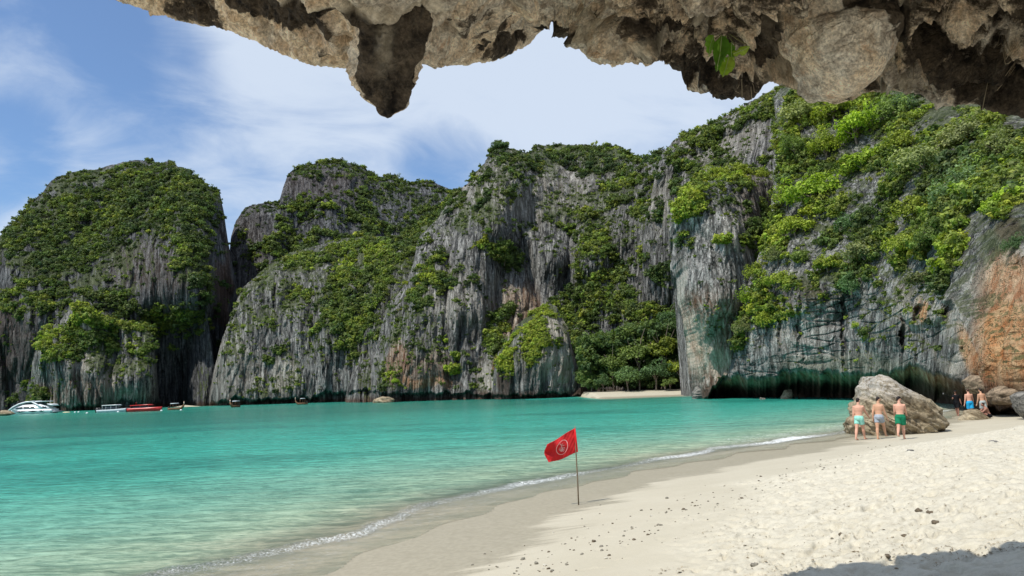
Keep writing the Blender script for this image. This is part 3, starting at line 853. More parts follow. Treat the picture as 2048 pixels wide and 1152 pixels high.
# leaning pillar
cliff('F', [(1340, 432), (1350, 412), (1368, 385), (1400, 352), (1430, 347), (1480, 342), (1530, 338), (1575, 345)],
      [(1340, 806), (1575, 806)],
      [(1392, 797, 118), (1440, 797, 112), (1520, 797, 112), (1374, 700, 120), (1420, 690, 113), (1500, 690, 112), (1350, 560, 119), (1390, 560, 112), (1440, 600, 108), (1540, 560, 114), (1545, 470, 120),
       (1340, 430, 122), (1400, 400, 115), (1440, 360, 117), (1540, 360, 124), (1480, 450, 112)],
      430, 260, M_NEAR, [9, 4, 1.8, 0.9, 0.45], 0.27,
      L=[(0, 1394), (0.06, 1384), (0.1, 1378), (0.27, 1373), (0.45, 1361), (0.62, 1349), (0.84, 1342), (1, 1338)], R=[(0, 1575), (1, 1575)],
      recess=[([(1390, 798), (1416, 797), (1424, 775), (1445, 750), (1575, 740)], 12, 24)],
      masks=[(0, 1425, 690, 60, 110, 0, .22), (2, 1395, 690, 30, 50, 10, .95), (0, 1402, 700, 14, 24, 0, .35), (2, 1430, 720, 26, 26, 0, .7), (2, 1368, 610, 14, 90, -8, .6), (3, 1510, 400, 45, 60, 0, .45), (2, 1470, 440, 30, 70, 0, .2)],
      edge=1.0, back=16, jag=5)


def g_extra(x, y, wx, wy, wz):
    o = 0
    # blocky buttress, vertical clefts and the two hollows beside the stained wall
    for (cx, cy, rx, ry, rot, d) in ((1688, 640, 5, 75, 0, -1.3), (1600, 640, 4, 60, 2, -0.8), (1560, 640, 5, 50, 0, -1.0), (1838, 628, 10, 16, 10, -2.2), (1897, 628, 13, 20, -5, -2.4), (1858, 668, 40, 24, 0, -2.0),
                                     (1806, 670, 5, 38, 0, -1.5), (1760, 610, 22, 12, 0, 0.6), (1630, 600, 60, 40, 0, 1.4), (1640, 670, 50, 30, 0, 0.7), (1750, 660, 45, 45, 0, 1.0), (1900, 690, 20, 30, -30, 1.0)):
        o = o + d * ell(x + 7 * perlin(y / 22 + cx, wz * 0, wz * 0) + 3 * perlin(y / 7, x / 20, wz * 0), y + 8 * perlin(x / 15, y / 30, wz * 0), cx, cy, rx, ry, rot, 0.6)
    # gully with the hanging thicket
    o = o - 2.5 * ell(x, y, 1850, 560, 40, 50, 0, 0.8)
    return o


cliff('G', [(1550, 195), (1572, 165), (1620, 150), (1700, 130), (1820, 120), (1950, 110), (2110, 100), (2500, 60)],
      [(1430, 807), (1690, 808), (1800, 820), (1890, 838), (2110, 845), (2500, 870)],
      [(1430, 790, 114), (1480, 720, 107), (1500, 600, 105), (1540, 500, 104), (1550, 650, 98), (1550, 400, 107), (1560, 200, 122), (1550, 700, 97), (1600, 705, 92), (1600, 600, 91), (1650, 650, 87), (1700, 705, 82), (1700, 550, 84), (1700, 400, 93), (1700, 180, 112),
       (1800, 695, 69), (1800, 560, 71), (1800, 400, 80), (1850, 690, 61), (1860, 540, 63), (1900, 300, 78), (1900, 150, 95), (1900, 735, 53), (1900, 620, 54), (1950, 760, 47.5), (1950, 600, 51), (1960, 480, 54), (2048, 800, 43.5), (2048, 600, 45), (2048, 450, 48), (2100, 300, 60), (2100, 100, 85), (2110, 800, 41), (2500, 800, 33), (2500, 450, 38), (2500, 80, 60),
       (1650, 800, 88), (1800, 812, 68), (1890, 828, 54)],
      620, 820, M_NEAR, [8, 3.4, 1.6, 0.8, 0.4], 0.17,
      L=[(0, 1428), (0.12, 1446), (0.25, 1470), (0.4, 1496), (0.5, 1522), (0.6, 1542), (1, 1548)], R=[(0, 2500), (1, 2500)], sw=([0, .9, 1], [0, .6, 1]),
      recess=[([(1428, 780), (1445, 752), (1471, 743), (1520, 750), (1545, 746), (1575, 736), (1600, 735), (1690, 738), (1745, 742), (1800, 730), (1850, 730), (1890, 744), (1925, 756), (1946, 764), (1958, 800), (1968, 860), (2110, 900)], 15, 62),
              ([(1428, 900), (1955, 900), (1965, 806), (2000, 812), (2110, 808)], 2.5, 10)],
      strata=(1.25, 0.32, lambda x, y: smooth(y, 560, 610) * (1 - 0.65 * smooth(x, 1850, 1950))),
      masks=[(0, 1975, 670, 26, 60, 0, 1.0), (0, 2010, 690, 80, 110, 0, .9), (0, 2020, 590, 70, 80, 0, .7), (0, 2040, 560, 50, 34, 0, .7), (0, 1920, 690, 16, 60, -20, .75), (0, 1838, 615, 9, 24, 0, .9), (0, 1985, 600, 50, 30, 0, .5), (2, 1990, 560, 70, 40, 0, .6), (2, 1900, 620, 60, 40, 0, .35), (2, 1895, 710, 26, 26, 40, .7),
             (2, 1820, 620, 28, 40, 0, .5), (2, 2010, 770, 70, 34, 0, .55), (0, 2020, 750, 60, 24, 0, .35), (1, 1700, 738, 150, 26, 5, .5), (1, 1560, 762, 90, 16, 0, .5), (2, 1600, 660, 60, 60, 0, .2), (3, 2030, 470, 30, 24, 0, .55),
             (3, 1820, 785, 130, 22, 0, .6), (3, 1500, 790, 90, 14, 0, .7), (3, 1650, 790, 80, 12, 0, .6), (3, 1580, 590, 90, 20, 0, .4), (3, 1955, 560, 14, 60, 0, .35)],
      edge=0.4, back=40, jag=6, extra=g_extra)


# ------------------------------------------------------------------ rock overhang above the camera
LIP = [(-1100, -330), (-420, -150), (-250, -110), (0, -70), (130, -35), (200, -8), (215, 0), (260, 12), (296, 20), (300, 30), (330, 32), (350, 40), (400, 50), (450, 61), (490, 73), (530, 95), (570, 113), (620, 129), (680, 136), (705, 134), (840, 128), (870, 131), (930, 130), (990, 122), (1030, 104), (1060, 88),
       (1080, 63), (1096, 46), (1108, 46), (1111, 64), (1129, 72), (1138, 68), (1142, 58), (1148, 63), (1149, 91), (1160, 100), (1178, 118), (1197, 127), (1224, 133), (1241, 132), (1251, 126), (1290, 126), (1312, 121), (1336, 132), (1344, 140), (1361, 142), (1365, 171), (1373, 183), (1400, 190), (1419, 187),
       (1431, 204), (1446, 198), (1471, 193), (1493, 200), (1510, 198), (1519, 188), (1530, 176), (1552, 172), (1597, 180), (1633, 188), (1653, 200), (1676, 205), (1699, 204), (1715, 195), (1726, 185), (1804, 180), (1841, 189), (1865, 205), (1926, 210), (1963, 216), (2000, 227), (2048, 236), (2200, 270), (2500, 330), (3600, 420)]
OC = [(-1100, -300, 5.0), (3600, 400, 4.2), (3600, -320, 2.6), (-400, -100, 5.2), (215, 0, 4.3), (500, 75, 4.0), (700, 135, 3.75), (900, 130, 4.7), (990, 122, 5.35), (1095, 46, 5.75), (1150, 95, 5.65), (1290, 126, 5.6), (1400, 190, 5.7), (1510, 199, 5.4), (1600, 181, 5.5), (1800, 181, 5.1), (2048, 234, 4.6), (2500, 320, 4.2),
      (400, 0, 3.9), (700, 0, 3.05), (1000, 0, 3.5), (1300, 0, 3.95), (1600, 0, 4.05), (1850, 50, 4.4), (2048, 0, 4.0), (1250, 90, 4.35), (1450, 100, 4.3), (-400, -320, 3.6), (215, -320, 2.7), (700, -320, 2.25), (1200, -320, 2.5), (1600, -320, 2.8), (2048, -320, 2.8), (2500, -320, 3.2)]
n, m = 330, 1150
lipf = poly(LIP)
x = np.repeat(np.concatenate([np.linspace(-1100, -110, 60), np.linspace(-100, 2120, 1010), np.linspace(2130, 3600, 80)])[None], n, 0)
t = np.repeat((np.linspace(0, 1, n) ** 1.35)[:, None], m, 1)
pl = P_at(x[:1], lipf(x[:1]), tps(OC)(x[:1], lipf(x[:1])))
yl = lipf(x[:1]) + 5 * fbm(pl[..., 0] * 9, 0 * x[:1], 0 * x[:1] + 1, 4) + 2.2 * perlin(pl[..., 0] * 60, 0 * x[:1], 0 * x[:1])
kk_ = np.exp(-(np.arange(-60, 61) / 26.0) ** 2); kk_ /= kk_.sum()
yls = np.convolve(np.pad(yl[0], 60, mode='edge'), kk_, mode='valid')[None]
yb_ = yl * np.exp(-t / .09) + yls * (1 - np.exp(-t / .09))
y = yb_ + (-420 - yb_) * t
D = tps(OC)(x, y)
P0 = P_at(x, y, D); wx, wy, wz = P0[..., 0], P0[..., 1], P0[..., 2]
rgt = smooth(x, 1080, 1300)
stl = ell(x, y, 470, 60, 420, 100, 8, 0.6)
disp = fbm(wx * 1.1, wy * 0.9, wz, 3) * (0.10 + 0.06 * rgt)
disp = disp + (0.07 + 0.07 * rgt) * (0.5 - np.abs(perlin(wx * 2.3 + 3, wy * 2.0, wz * 3)) * 2)
disp = disp + (0.02 + 0.07 * rgt) * (0.5 - np.abs(perlin(wx * 6.5, wy * 5, wz * 8)) * 2)
disp = disp + 0.022 * fbm(wx * 14, wy * 12, wz * 18, 3) * (1 + rgt)
_q = fbm(wx * 3, wy * 3, wz * 3, 3) * .25
w1, w2 = worley(wx * 3.4 + _q * 3, wy * 3.4, wz * 4.5 + _q * 2)
disp = disp - (0.035 + 0.10 * rgt) * (1 - np.clip(w1 / .62, 0, 1)) ** 1.2 * smooth(fbm(wx * 1.3, wy * 1.3, wz, 2), -.3, .3)
v1, v2 = worley(wx * 9 + _q * 6, wy * 9, wz * 11 + _q * 5)
disp = disp - (0.012 + 0.032 * rgt) * (1 - np.clip(v1 / .6, 0, 1)) + (0.02 + 0.02 * rgt) * (np.clip((v2 - v1) / .3, 0, 1) - .6)
u1, u2 = worley(wx * 24 + _q * 14, wy * 24, wz * 26)
disp = disp - 0.012 * (1 - np.clip(u1 / .55, 0, 1))
disp = disp + 0.05 * (np.round(perlin(wx * 1.7, wy * 1.5, wz * 3.5) * 5) / 5) * (0.3 + rgt)
pit = smooth(fbm(wx * 2.1 + 9, wy * 2.6, wz * 2, 2), 0.22, 0.62) * (0.06 + 0.14 * rgt)
pit2 = smooth(perlin(wx * 6 + 2, wy * 7, wz * 5), 0.28, 0.6) * (0.03 + 0.07 * rgt)
disp = disp - pit - pit2
for (cx, cy, rx, ry, rot, d) in ((1440, 2, 26, 14, 0, .5), (1868, 84, 40, 22, -12, .7), (1745, 155, 17, 14, -20, .8), (1520, 165, 30, 12, -15, .5), (1492, 105, 34, 26, 0, .35), (1780, 60, 22, 14, 0, .35), (1815, 150, 14, 5, 0, .2),
                                 (1860, 40, 24, 8, 0, .25), (1960, 30, 30, 10, 0, .3), (1990, 110, 18, 22, 30, .4), (1940, 180, 40, 14, 0, .4), (2010, 210, 26, 14, 0, .5), (1210, 40, 20, 9, 20, .25), (1320, 45, 24, 10, 0, .3), (1270, 8, 26, 9, 0, .3),
                                 (860, 60, 70, 16, 10, .18), (1030, 80, 40, 14, -35, .15), (1340, 95, 30, 16, 10, .25), (1400, 120, 22, 12, 0, .3), (1150, 20, 30, 10, 0, .2)):
    disp = disp - .6 * d * ell(x, y, cx, cy, rx, ry, rot, 0.55)


def dome(cx, cy, rx, ry, rot, d):
    r = math.radians(rot); c, s_ = math.cos(r), math.sin(r)
    dx, dy = x - cx, y - cy
    q = ((dx * c + dy * s_) / rx) ** 2 + ((-dx * s_ + dy * c) / ry) ** 2
    q = q * (1 + 0.35 * fbm(wx * 2.2, wy * 2.2, wz * 2.2, 3))
    return d * np.sqrt(np.clip(1 - q, 0, 1))


bulge = 0 * x
moat = ell(x, y, 1672, 60, 120, 110, -8, .25)
disp = disp * (1 - 0.45 * (bulge > 0.1)) + bulge - .10 * moat
disp = disp + dome(1290, 60, 70, 26, -10, .14) + dome(1040, -14, 22, 26, 0, .16) + dome(1185, 75, 40, 30, 25, .10) + dome(1480, 45, 60, 20, 0, .10) + dome(1930, 55, 60, 26, 10, .10) + dome(2060, 150, 70, 50, 0, .14) + dome(1560, 30, 22, 24, 0, .10)
lipk = smooth((yl - y), 0, 22)
du = np.gradient(P0, axis=1); dv = np.gradient(P0, axis=0)
nb = np.cross(du, dv); nb /= np.linalg.norm(nb, axis=-1)[..., None] + 1e-9
nb *= np.sign((nb * (CAM - P0)).sum(-1))[..., None]
nb = nb * 0.75 + np.array([0, -0.15, -0.35]); nb /= np.linalg.norm(nb, axis=-1)[..., None]
PO = P0 + nb * (disp * (0.10 + 0.90 * lipk))[..., None]
mk = np.zeros(x.shape + (4,))
nz = fbm(wx * 3, wy * 3, wz * 3, 3)
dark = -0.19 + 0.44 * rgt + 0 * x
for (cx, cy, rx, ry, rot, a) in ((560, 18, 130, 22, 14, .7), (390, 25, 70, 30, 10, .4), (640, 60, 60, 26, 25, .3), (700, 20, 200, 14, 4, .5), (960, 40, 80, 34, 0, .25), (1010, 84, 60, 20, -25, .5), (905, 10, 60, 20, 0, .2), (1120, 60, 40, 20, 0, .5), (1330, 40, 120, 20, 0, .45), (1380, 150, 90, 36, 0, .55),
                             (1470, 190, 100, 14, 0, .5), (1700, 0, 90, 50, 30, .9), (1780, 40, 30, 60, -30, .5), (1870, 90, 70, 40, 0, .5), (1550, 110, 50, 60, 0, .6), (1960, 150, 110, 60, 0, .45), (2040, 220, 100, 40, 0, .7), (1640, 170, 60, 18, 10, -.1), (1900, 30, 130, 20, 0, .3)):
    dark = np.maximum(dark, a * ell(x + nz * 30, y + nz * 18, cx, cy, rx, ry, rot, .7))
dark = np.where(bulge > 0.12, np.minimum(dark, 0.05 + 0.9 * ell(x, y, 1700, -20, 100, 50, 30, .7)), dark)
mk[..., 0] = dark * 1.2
pale = 0 * x
for (cx, cy, rx, ry, rot, a) in ((1395, 35, 40, 8, -60, .8), (1600, 165, 50, 10, -8, .8), (1290, 70, 60, 22, -12, .45), (1790, 30, 60, 16, -15, .55), (1180, 60, 26, 28, 20, .55), (1800, 170, 60, 8, 5, .5), (1630, 110, 60, 60, 0, .35), (760, 5, 200, 8, 2, .6)):
    pale = np.maximum(pale, a * ell(x + nz * 24, y + nz * 14, cx, cy, rx, ry, rot, .6))
mk[..., 1] = pale
# underside carried back, cut short to let bounce light in, then slab closed above
back_rows = []
lastr = PO[-1]
for k, dy in enumerate(np.linspace(0.12, 1.9, 14)):
    q = lastr.copy(); q[:, 1] = lastr[:, 1] - dy - 0.0 * q[:, 1]
    q[:, 0] = lastr[:, 0] * (1 + dy * 0.06)
    q[:, 2] = lastr[:, 2] + 0.16 * fbm(q[:, 0] * 0.9, q[:, 1] * 0.9, 0 * q[:, 0], 4) * min(1, dy) - 0.03 * dy
    back_rows.append(q)
front_rows = []
l0 = PO[0]
for dy, dz in ((-0.35, 0.9), (-1.2, 1.7), (-0.02, 0.10))[:2][::-1] + ((0.03, 0.12),):
    q = l0.copy(); q[:, 1] += dy; q[:, 2] += dz; front_rows.append(q)
qb = back_rows[-1].copy(); qb[:, 2] += 2.2
VO = np.concatenate([np.stack([qb] + front_rows), PO, np.stack(back_rows), qb[None]], 0)
nf = 1 + len(front_rows)
mko = np.concatenate([np.repeat(mk[:1], nf, 0), mk, np.repeat(mk[-1:], len(back_rows) + 1, 0)], 0)
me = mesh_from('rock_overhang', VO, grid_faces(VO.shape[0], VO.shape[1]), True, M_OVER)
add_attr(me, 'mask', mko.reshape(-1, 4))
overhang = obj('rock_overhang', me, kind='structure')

# the big hanging stalactite
ly_ = poly([(-140, 690), (0, 700), (60, 703), (130, 703), (150, 706), (165, 709), (180, 719), (195, 731), (208, 742), (220, 752), (229, 760), (234, 768), (237, 774)])
ry_ = poly([(-140, 900), (0, 876), (40, 874), (70, 872), (90, 864), (105, 852), (118, 842), (130, 838), (150, 830), (170, 826), (190, 822), (205, 817), (216, 810), (224, 803), (230, 793), (234, 784), (237, 776)])
nr_, mc_ = 190, 220
yy = np.linspace(-130, 237, nr_)[:, None]; aa = np.linspace(0, 2 * math.pi, mc_)[None]
cxp = (ly_(yy) + ry_(yy)) / 2; hw = (ry_(yy) - ly_(yy)) / 2
Dst = 3.35 - 0.15 * smooth(-yy, -237, 0)
cw = P_at(cxp, yy, Dst); edgew = P_at(cxp + hw, yy, Dst)
R_ = np.linalg.norm(edgew - cw, axis=-1)
ca, sa = np.cos(aa), np.sin(aa)
px_ = cw[..., 0] + R_ * ca; py_ = cw[..., 1] + R_ * 0.75 * sa; pz_ = cw[..., 2] + 0 * aa
rr = 0.030 * fbm(px_ * 5, py_ * 5, pz_ * 3, 4) + 0.020 * (0.4 - np.abs(perlin(px_ * 9, py_ * 9, pz_ * 3)) * 2) + 0.012 * fbm(px_ * 28, py_ * 28, pz_ * 22, 3) + 0.05 * perlin(ca * 1.5 + 0 * pz_, sa * 1.5 + 0 * pz_, pz_ * 1.5)
_s1, _s2 = worley(px_ * 13, py_ * 13, pz_ * 10)
_t1, _t2 = worley(px_ * 34, py_ * 34, pz_ * 30)
rr = rr - 0.030 * (1 - np.clip(_s1 / .6, 0, 1)) - 0.012 * (1 - np.clip(_t1 / .6, 0, 1)) + 0.015
groove = -0.07 * np.exp(-((aa - 4.45) / 0.30) ** 2) * smooth(-yy, -150, -60)
kk = (R_ + rr + groove) / np.maximum(R_, 0.02)
kk = 1 + (kk - 1) * smooth(R_, 0.0, 0.1)
px_ = cw[..., 0] + R_ * kk * ca; py_ = cw[..., 1] + R_ * 0.75 * kk * sa; pz_ = pz_ + 0.012 * perlin(px_ * 20, py_ * 20, pz_ * 20)
VS = np.stack([px_, py_, pz_], -1)
mk = np.zeros(VS.shape[:2] + (4,))
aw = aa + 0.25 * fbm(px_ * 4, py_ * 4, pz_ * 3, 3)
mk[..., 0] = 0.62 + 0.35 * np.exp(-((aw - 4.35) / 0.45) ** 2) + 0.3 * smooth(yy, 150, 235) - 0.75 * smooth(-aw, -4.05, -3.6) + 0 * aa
mk[..., 1] = 0.45 * np.exp(-((aw - 4.75) / 0.22) ** 2) * np.exp(-((yy - 110) / 50) ** 2)
me = mesh_from('stalactite', VS, grid_faces(nr_, mc_), True, M_OVER)
add_attr(me, 'mask', mk.reshape(-1, 4))
obj('stalactite', me, overhang)


# ------------------------------------------------------------------ rocks built from their outline, rounded to real thickness
def outline_rock(name, pts, D, depth_r, mat, noise=0.12, fr=1.6, tiltstrata=0.0, flat=0.7, n=110, m=150, seed=0, on_top=0.0, low_dark=0.0, faceted=0.0, mkf=None, par=None, **kw):
    a = np.array(pts, float)
    cx, cy = (a[:, 0].max() + a[:, 0].min()) / 2, a[:, 1].max() * 0.62 + a[:, 1].min() * 0.38
    th = np.arctan2(-(a[:, 1] - cy), a[:, 0] - cx); rr = np.hypot(a[:, 0] - cx, a[:, 1] - cy)
    # dense outline sampling for a true polygon radius
    q = np.concatenate([a, a[:1]], 0); seg = []
    for i in range(len(a)):
        k = np.linspace(0, 1, 24, endpoint=False)[:, None]
        seg.append(q[i] * (1 - k) + q[i + 1] * k)
    q = np.concatenate(seg); th = np.arctan2(-(q[:, 1] - cy), q[:, 0] - cx); rr = np.hypot(q[:, 0] - cx, q[:, 1] - cy)
    o = np.argsort(th); th, rr = th[o], rr[o]
    th = np.concatenate([th - 2 * math.pi, th, th + 2 * math.pi]); rr = np.concatenate([rr] * 3)
    A = np.linspace(-math.pi, math.pi, m)[None]; Fi = np.linspace(-math.pi / 2, math.pi / 2, n)[:, None]
    rad = np.interp(A, th, rr)
    cf = np.abs(np.cos(Fi)) ** flat
    C = P_at(np.array(cx), np.array(cy), np.array(float(D)))
    sc = D / FPX
    X = rad * cf * np.cos(A) * sc; Z_ = rad * cf * np.sin(A) * sc; Y_ = depth_r * np.sin(Fi) + 0 * A
    Y_ = np.sign(Y_) * np.abs(Y_)
    w = np.stack([X + C[0], Y_ + C[1], Z_ + C[2]], -1)
    s = fr
    ct, st = math.cos(tiltstrata), math.sin(tiltstrata)
    u = (w[..., 0] * ct + w[..., 2] * st); v = (-w[..., 0] * st + w[..., 2] * ct)
    d = noise * fbm(u * s * 0.5 + seed, w[..., 1] * s * 0.6, v * s * 1.3, 5)
    d = d + noise * 0.8 * (0.3 - np.abs(perlin(u * s * 0.4, w[..., 1] * s * .5 + seed, v * s * 2.0)) * 2)
    if faceted:
        d = d + faceted * np.round(perlin(u * s * 0.35, w[..., 1] * s * 0.4 + 3, v * s * 1.1) * 4) / 4
    nrm = np.stack([X, Y_ * 0.8, Z_], -1); nrm /= np.linalg.norm(nrm, axis=-1)[..., None] + 1e-6
    w = w + nrm * d[..., None] * (0.35 + 0.65 * (1 - cf)[..., None] ** 0.5)
    me = mesh_from(name, w - C, grid_faces(n, m), True, mat)
    mk = np.zeros((n, m, 4))
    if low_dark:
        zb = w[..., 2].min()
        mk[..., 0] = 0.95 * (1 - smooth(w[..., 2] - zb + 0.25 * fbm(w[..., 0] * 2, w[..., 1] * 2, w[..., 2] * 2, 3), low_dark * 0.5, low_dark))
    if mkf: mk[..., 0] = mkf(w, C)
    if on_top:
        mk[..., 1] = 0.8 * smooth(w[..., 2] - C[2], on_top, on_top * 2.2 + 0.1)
    add_attr(me, 'mask', mk.reshape(-1, 4))
    ob = bpy.data.objects.new(name, me); ob.location = tuple(C)
    return link(ob, par, **kw)


outline_rock('hanging_bulge', [(1562, -90), (1556, -20), (1562, 45), (1574, 92), (1590, 128), (1612, 162), (1636, 188), (1656, 200), (1680, 205), (1702, 202), (1722, 190), (1748, 166), (1776, 128), (1788, 84), (1786, 30), (1776, -30), (1768, -90)],
             4.55, 0.34, M_OVER, 0.060, 3.6, 0.2, 0.45, 260, 380, seed=2, faceted=0.04, par=overhang,
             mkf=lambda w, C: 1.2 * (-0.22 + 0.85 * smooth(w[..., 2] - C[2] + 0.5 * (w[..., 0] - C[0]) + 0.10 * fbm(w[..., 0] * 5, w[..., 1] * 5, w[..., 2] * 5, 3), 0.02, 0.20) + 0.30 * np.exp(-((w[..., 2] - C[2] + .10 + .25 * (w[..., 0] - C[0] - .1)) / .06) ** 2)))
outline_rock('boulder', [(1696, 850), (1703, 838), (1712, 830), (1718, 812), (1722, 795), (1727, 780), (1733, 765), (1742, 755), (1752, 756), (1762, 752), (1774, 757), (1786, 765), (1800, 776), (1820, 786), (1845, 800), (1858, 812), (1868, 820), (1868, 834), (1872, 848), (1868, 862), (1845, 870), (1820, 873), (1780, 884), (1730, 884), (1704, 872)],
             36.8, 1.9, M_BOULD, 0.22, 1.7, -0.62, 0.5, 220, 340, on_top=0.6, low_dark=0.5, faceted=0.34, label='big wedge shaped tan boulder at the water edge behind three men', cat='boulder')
outline_rock('rock', [(1915, 843), (1922, 832), (1930, 828), (1932, 821), (1945, 818), (1956, 819), (1966, 828), (1978, 838), (1980, 842), (1950, 845)], 44.0, 0.5, M_BOULD, 0.05, 4, -0.5, .7, 60, 90,
             label='low jagged tan rock in the sand in front of the two far men', cat='rock')
outline_rock('boulder', [(2030, 790), (2042, 784), (2062, 782), (2085, 790), (2092, 815), (2080, 838), (2050, 836), (2040, 826), (2034, 812)], 41.0, 0.8, M_GREY, 0.06, 2, 0.3, .6, 60, 90,
             label='grey boulder cut by the right edge of the picture below the orange wall', cat='boulder')
outline_rock('boulder', [(1936, 760), (1944, 752), (1962, 750), (1984, 755), (1995, 765), (1990, 780), (1970, 790), (1950, 786), (1940, 776)], 47.2, 1.2, M_LEDGE, 0.16, 1.6, 0, .5, 70, 100, seed=4,
             label='dark hanging rock block just above the two far men', cat='boulder')
outline_rock('boulder', [(1985, 786), (1998, 774), (2020, 768), (2050, 770), (2070, 780), (2066, 798), (2035, 804), (2000, 808), (1984, 800)], 44.6, 1.3, M_LEDGE, 0.22, 2.0, 0, .5, 70, 100, seed=9,
             label='layered brown rock block under the foot of the orange wall', cat='boulder')
outline_rock('rock', [(1964, 893), (1978, 884), (1986, 880), (1996, 883), (2003, 888), (1990, 894)], 16.0, 0.14, M_GREY, 0.02, 14, 0.3, .8, 40, 60, label='dark pointed stone on dry sand, larger of two on the right', cat='rock')
outline_rock('rock', [(1812, 905), (1817, 899), (1824, 899), (1833, 905), (1822, 908)], 17.6, 0.09, M_GREY, 0.015, 16, 0, .8, 36, 50, label='small grey stone on the sand in front of the man in green shorts', cat='rock')
outline_rock('rock', [(745, 806), (748, 799), (757, 796), (766, 793), (778, 794), (790, 800), (789, 806), (770, 810)], 208, 2.4, M_BOULD, 0.5, 0.35, 0, .7, 60, 90, low_dark=.6, label='brown rock in the water at the foot of the central cliff', cat='rock')
outline_rock('rock', [(-20, 826), (0, 822), (8, 820), (22, 824), (30, 829), (10, 832), (-20, 832)], 226, 2.2, M_BOULD, 0.3, 0.5, 0, .8, 40, 60, label='pale low rock in the sea left of the white yacht', cat='rock')
outline_rock('boulder', [(1384, 800), (1385, 784), (1392, 774), (1402, 772), (1408, 780), (1412, 792), (1408, 802)], 121, 1.3, M_GREY, 0.2, .9, 0, .6, 60, 80, label='rough grey rock at the foot of the pillar beside the cove beach', cat='boulder')
outline_rock('boulder', [(1518, 802), (1521, 794), (1530, 796), (1534, 806), (1524, 808)], 104, .7, M_GREY, 0.1, 1.2, 0, .7, 36, 50, label='small dark rock stub in the water inside the cave', cat='rock')
outline_rock('boulder', [(1560, 803), (1565, 790), (1572, 780), (1584, 779), (1586, 790), (1580, 803)], 103, 1.0, M_BOULD, 0.12, 1.2, 0, .7, 40, 60, seed=3, label='brown rock showing in the dark cave beyond the water', cat='rock')


# ------------------------------------------------------------------ foliage
def crown_mesh(name, seed, n_lump, per, leaf, mat, flat=0.8, hang=0.0, spread=1.0):
    """crown of unit radius: leaf sprays gathered in clumps over a lumpy volume"""
    r = np.random.default_rng(seed)
    d = r.normal(size=(n_lump, 3)); d[:, 2] = np.abs(d[:, 2]) * 1.0 - 0.25; d /= np.linalg.norm(d, axis=1)[:, None]
    az = np.arctan2(d[:, 1], d[:, 0]); ph = r.uniform(0, 6.28, 3)
    lob = 1 + 0.26 * np.sin(2 * az + ph[0]) + 0.20 * np.sin(3 * az + ph[1]) + 0.15 * np.sin(5 * az + ph[2]) * d[:, 2]
    rad = (r.uniform(0.35, 0.95, n_lump) * lob)[:, None] * spread
    c = d * rad * np.array([1, 1, flat])
    ls = r.uniform(0.13, 0.36, n_lump)
    e = r.normal(size=(n_lump, per, 3)); e[..., 2] = e[..., 2] * 0.9 + 0.25
    e /= np.linalg.norm(e, axis=-1)[..., None]
    p = c[:, None] + e * ls[:, None, None] * r.uniform(0.65, 1.08, (n_lump, per, 1)) * np.array([1, 1, 0.75])
    if hang: p[..., 2] -= hang * r.uniform(0, 1, (n_lump, per)) ** 2 * (np.linalg.norm(p[..., :2], axis=-1) > 0.5)
    p = p.reshape(-1, 3); e = e.reshape(-1, 3)
    nn = e * 0.9 + p * 0.5 + r.normal(size=p.shape) * 0.55 + np.array([0, 0, 0.35])
    nn /= np.linalg.norm(nn, axis=1)[:, None]
    t1 = np.cross(nn, r.normal(size=p.shape)); t1 /= np.linalg.norm(t1, axis=1)[:, None]
    t2 = np.cross(nn, t1)
    L = leaf * r.uniform(0.6, 1.4, (len(p), 1)); Wd = L * r.uniform(0.4, 0.75, (len(p), 1))
    V = np.stack([p - t1 * L, p - t2 * Wd + nn * L * .15, p + t1 * L, p + t2 * Wd + nn * L * .15], 1).reshape(-1, 3)
    me = mesh_from(name, V, np.arange(len(V)).reshape(-1, 4), False, mat)
    lv = np.repeat(np.clip(r.normal(0.45, 0.2, len(p)) + np.repeat(r.normal(0, 0.14, n_lump), per), 0, 1), 4)
    add_attr(me, 'lv', lv)
    return me


far_col = bpy.data.collections.new('foliage_sources')
for i, (nl, pr, lf, fl, sp) in enumerate(((15, 16, .17, .8, 1), (12, 18, .19, 1.0, .9), (18, 14, .16, .65, 1.1), (10, 20, .20, .9, .8), (16, 16, .15, .75, 1.15))):
    o = bpy.data.objects.new('foliage_clump', crown_mesh('foliage_clump', 20 + i, nl, pr, lf, M_LEAF_I, fl, 0.2, sp))
    far_col.objects.link(o)


def scatter_group():
    ng = bpy.data.node_groups.new('foliage_scatter', 'GeometryNodeTree')
    ng.interface.new_socket('Geometry', in_out='INPUT', socket_type='NodeSocketGeometry')
    ng.interface.new_socket('Geometry', in_out='OUTPUT', socket_type='NodeSocketGeometry')
    gi = ng.nodes.new('NodeGroupInput'); go = ng.nodes.new('NodeGroupOutput')
    ip = ng.nodes.new('GeometryNodeInstanceOnPoints'); ci = ng.nodes.new('GeometryNodeCollectionInfo')
    ci.inputs['Collection'].default_value = far_col; ci.inputs['Separate Children'].default_value = True; ci.inputs['Reset Children'].default_value = True
    def na(nm, ty):
        a = ng.nodes.new('GeometryNodeInputNamedAttribute'); a.data_type = ty; a.inputs[0].default_value = nm
        return [s for s in a.outputs if s.enabled][0]
    ng.links.new(gi.outputs[0], ip.inputs['Points']); ng.links.new(ci.outputs[0], ip.inputs['Instance'])
    ip.inputs['Pick Instance'].default_value = True
    ng.links.new(na('idx', 'INT'), ip.inputs['Instance Index'])
    er = ng.nodes.new('FunctionNodeEulerToRotation'); ng.links.new(na('rot', 'FLOAT_VECTOR'), er.inputs[0])
    ng.links.new(er.outputs[0], ip.inputs['Rotation'])
    ng.links.new(na('scl', 'FLOAT_VECTOR'), ip.inputs['Scale'])
    ng.links.new(ip.outputs[0], go.inputs[0])
    return ng


SCG = scatter_group()


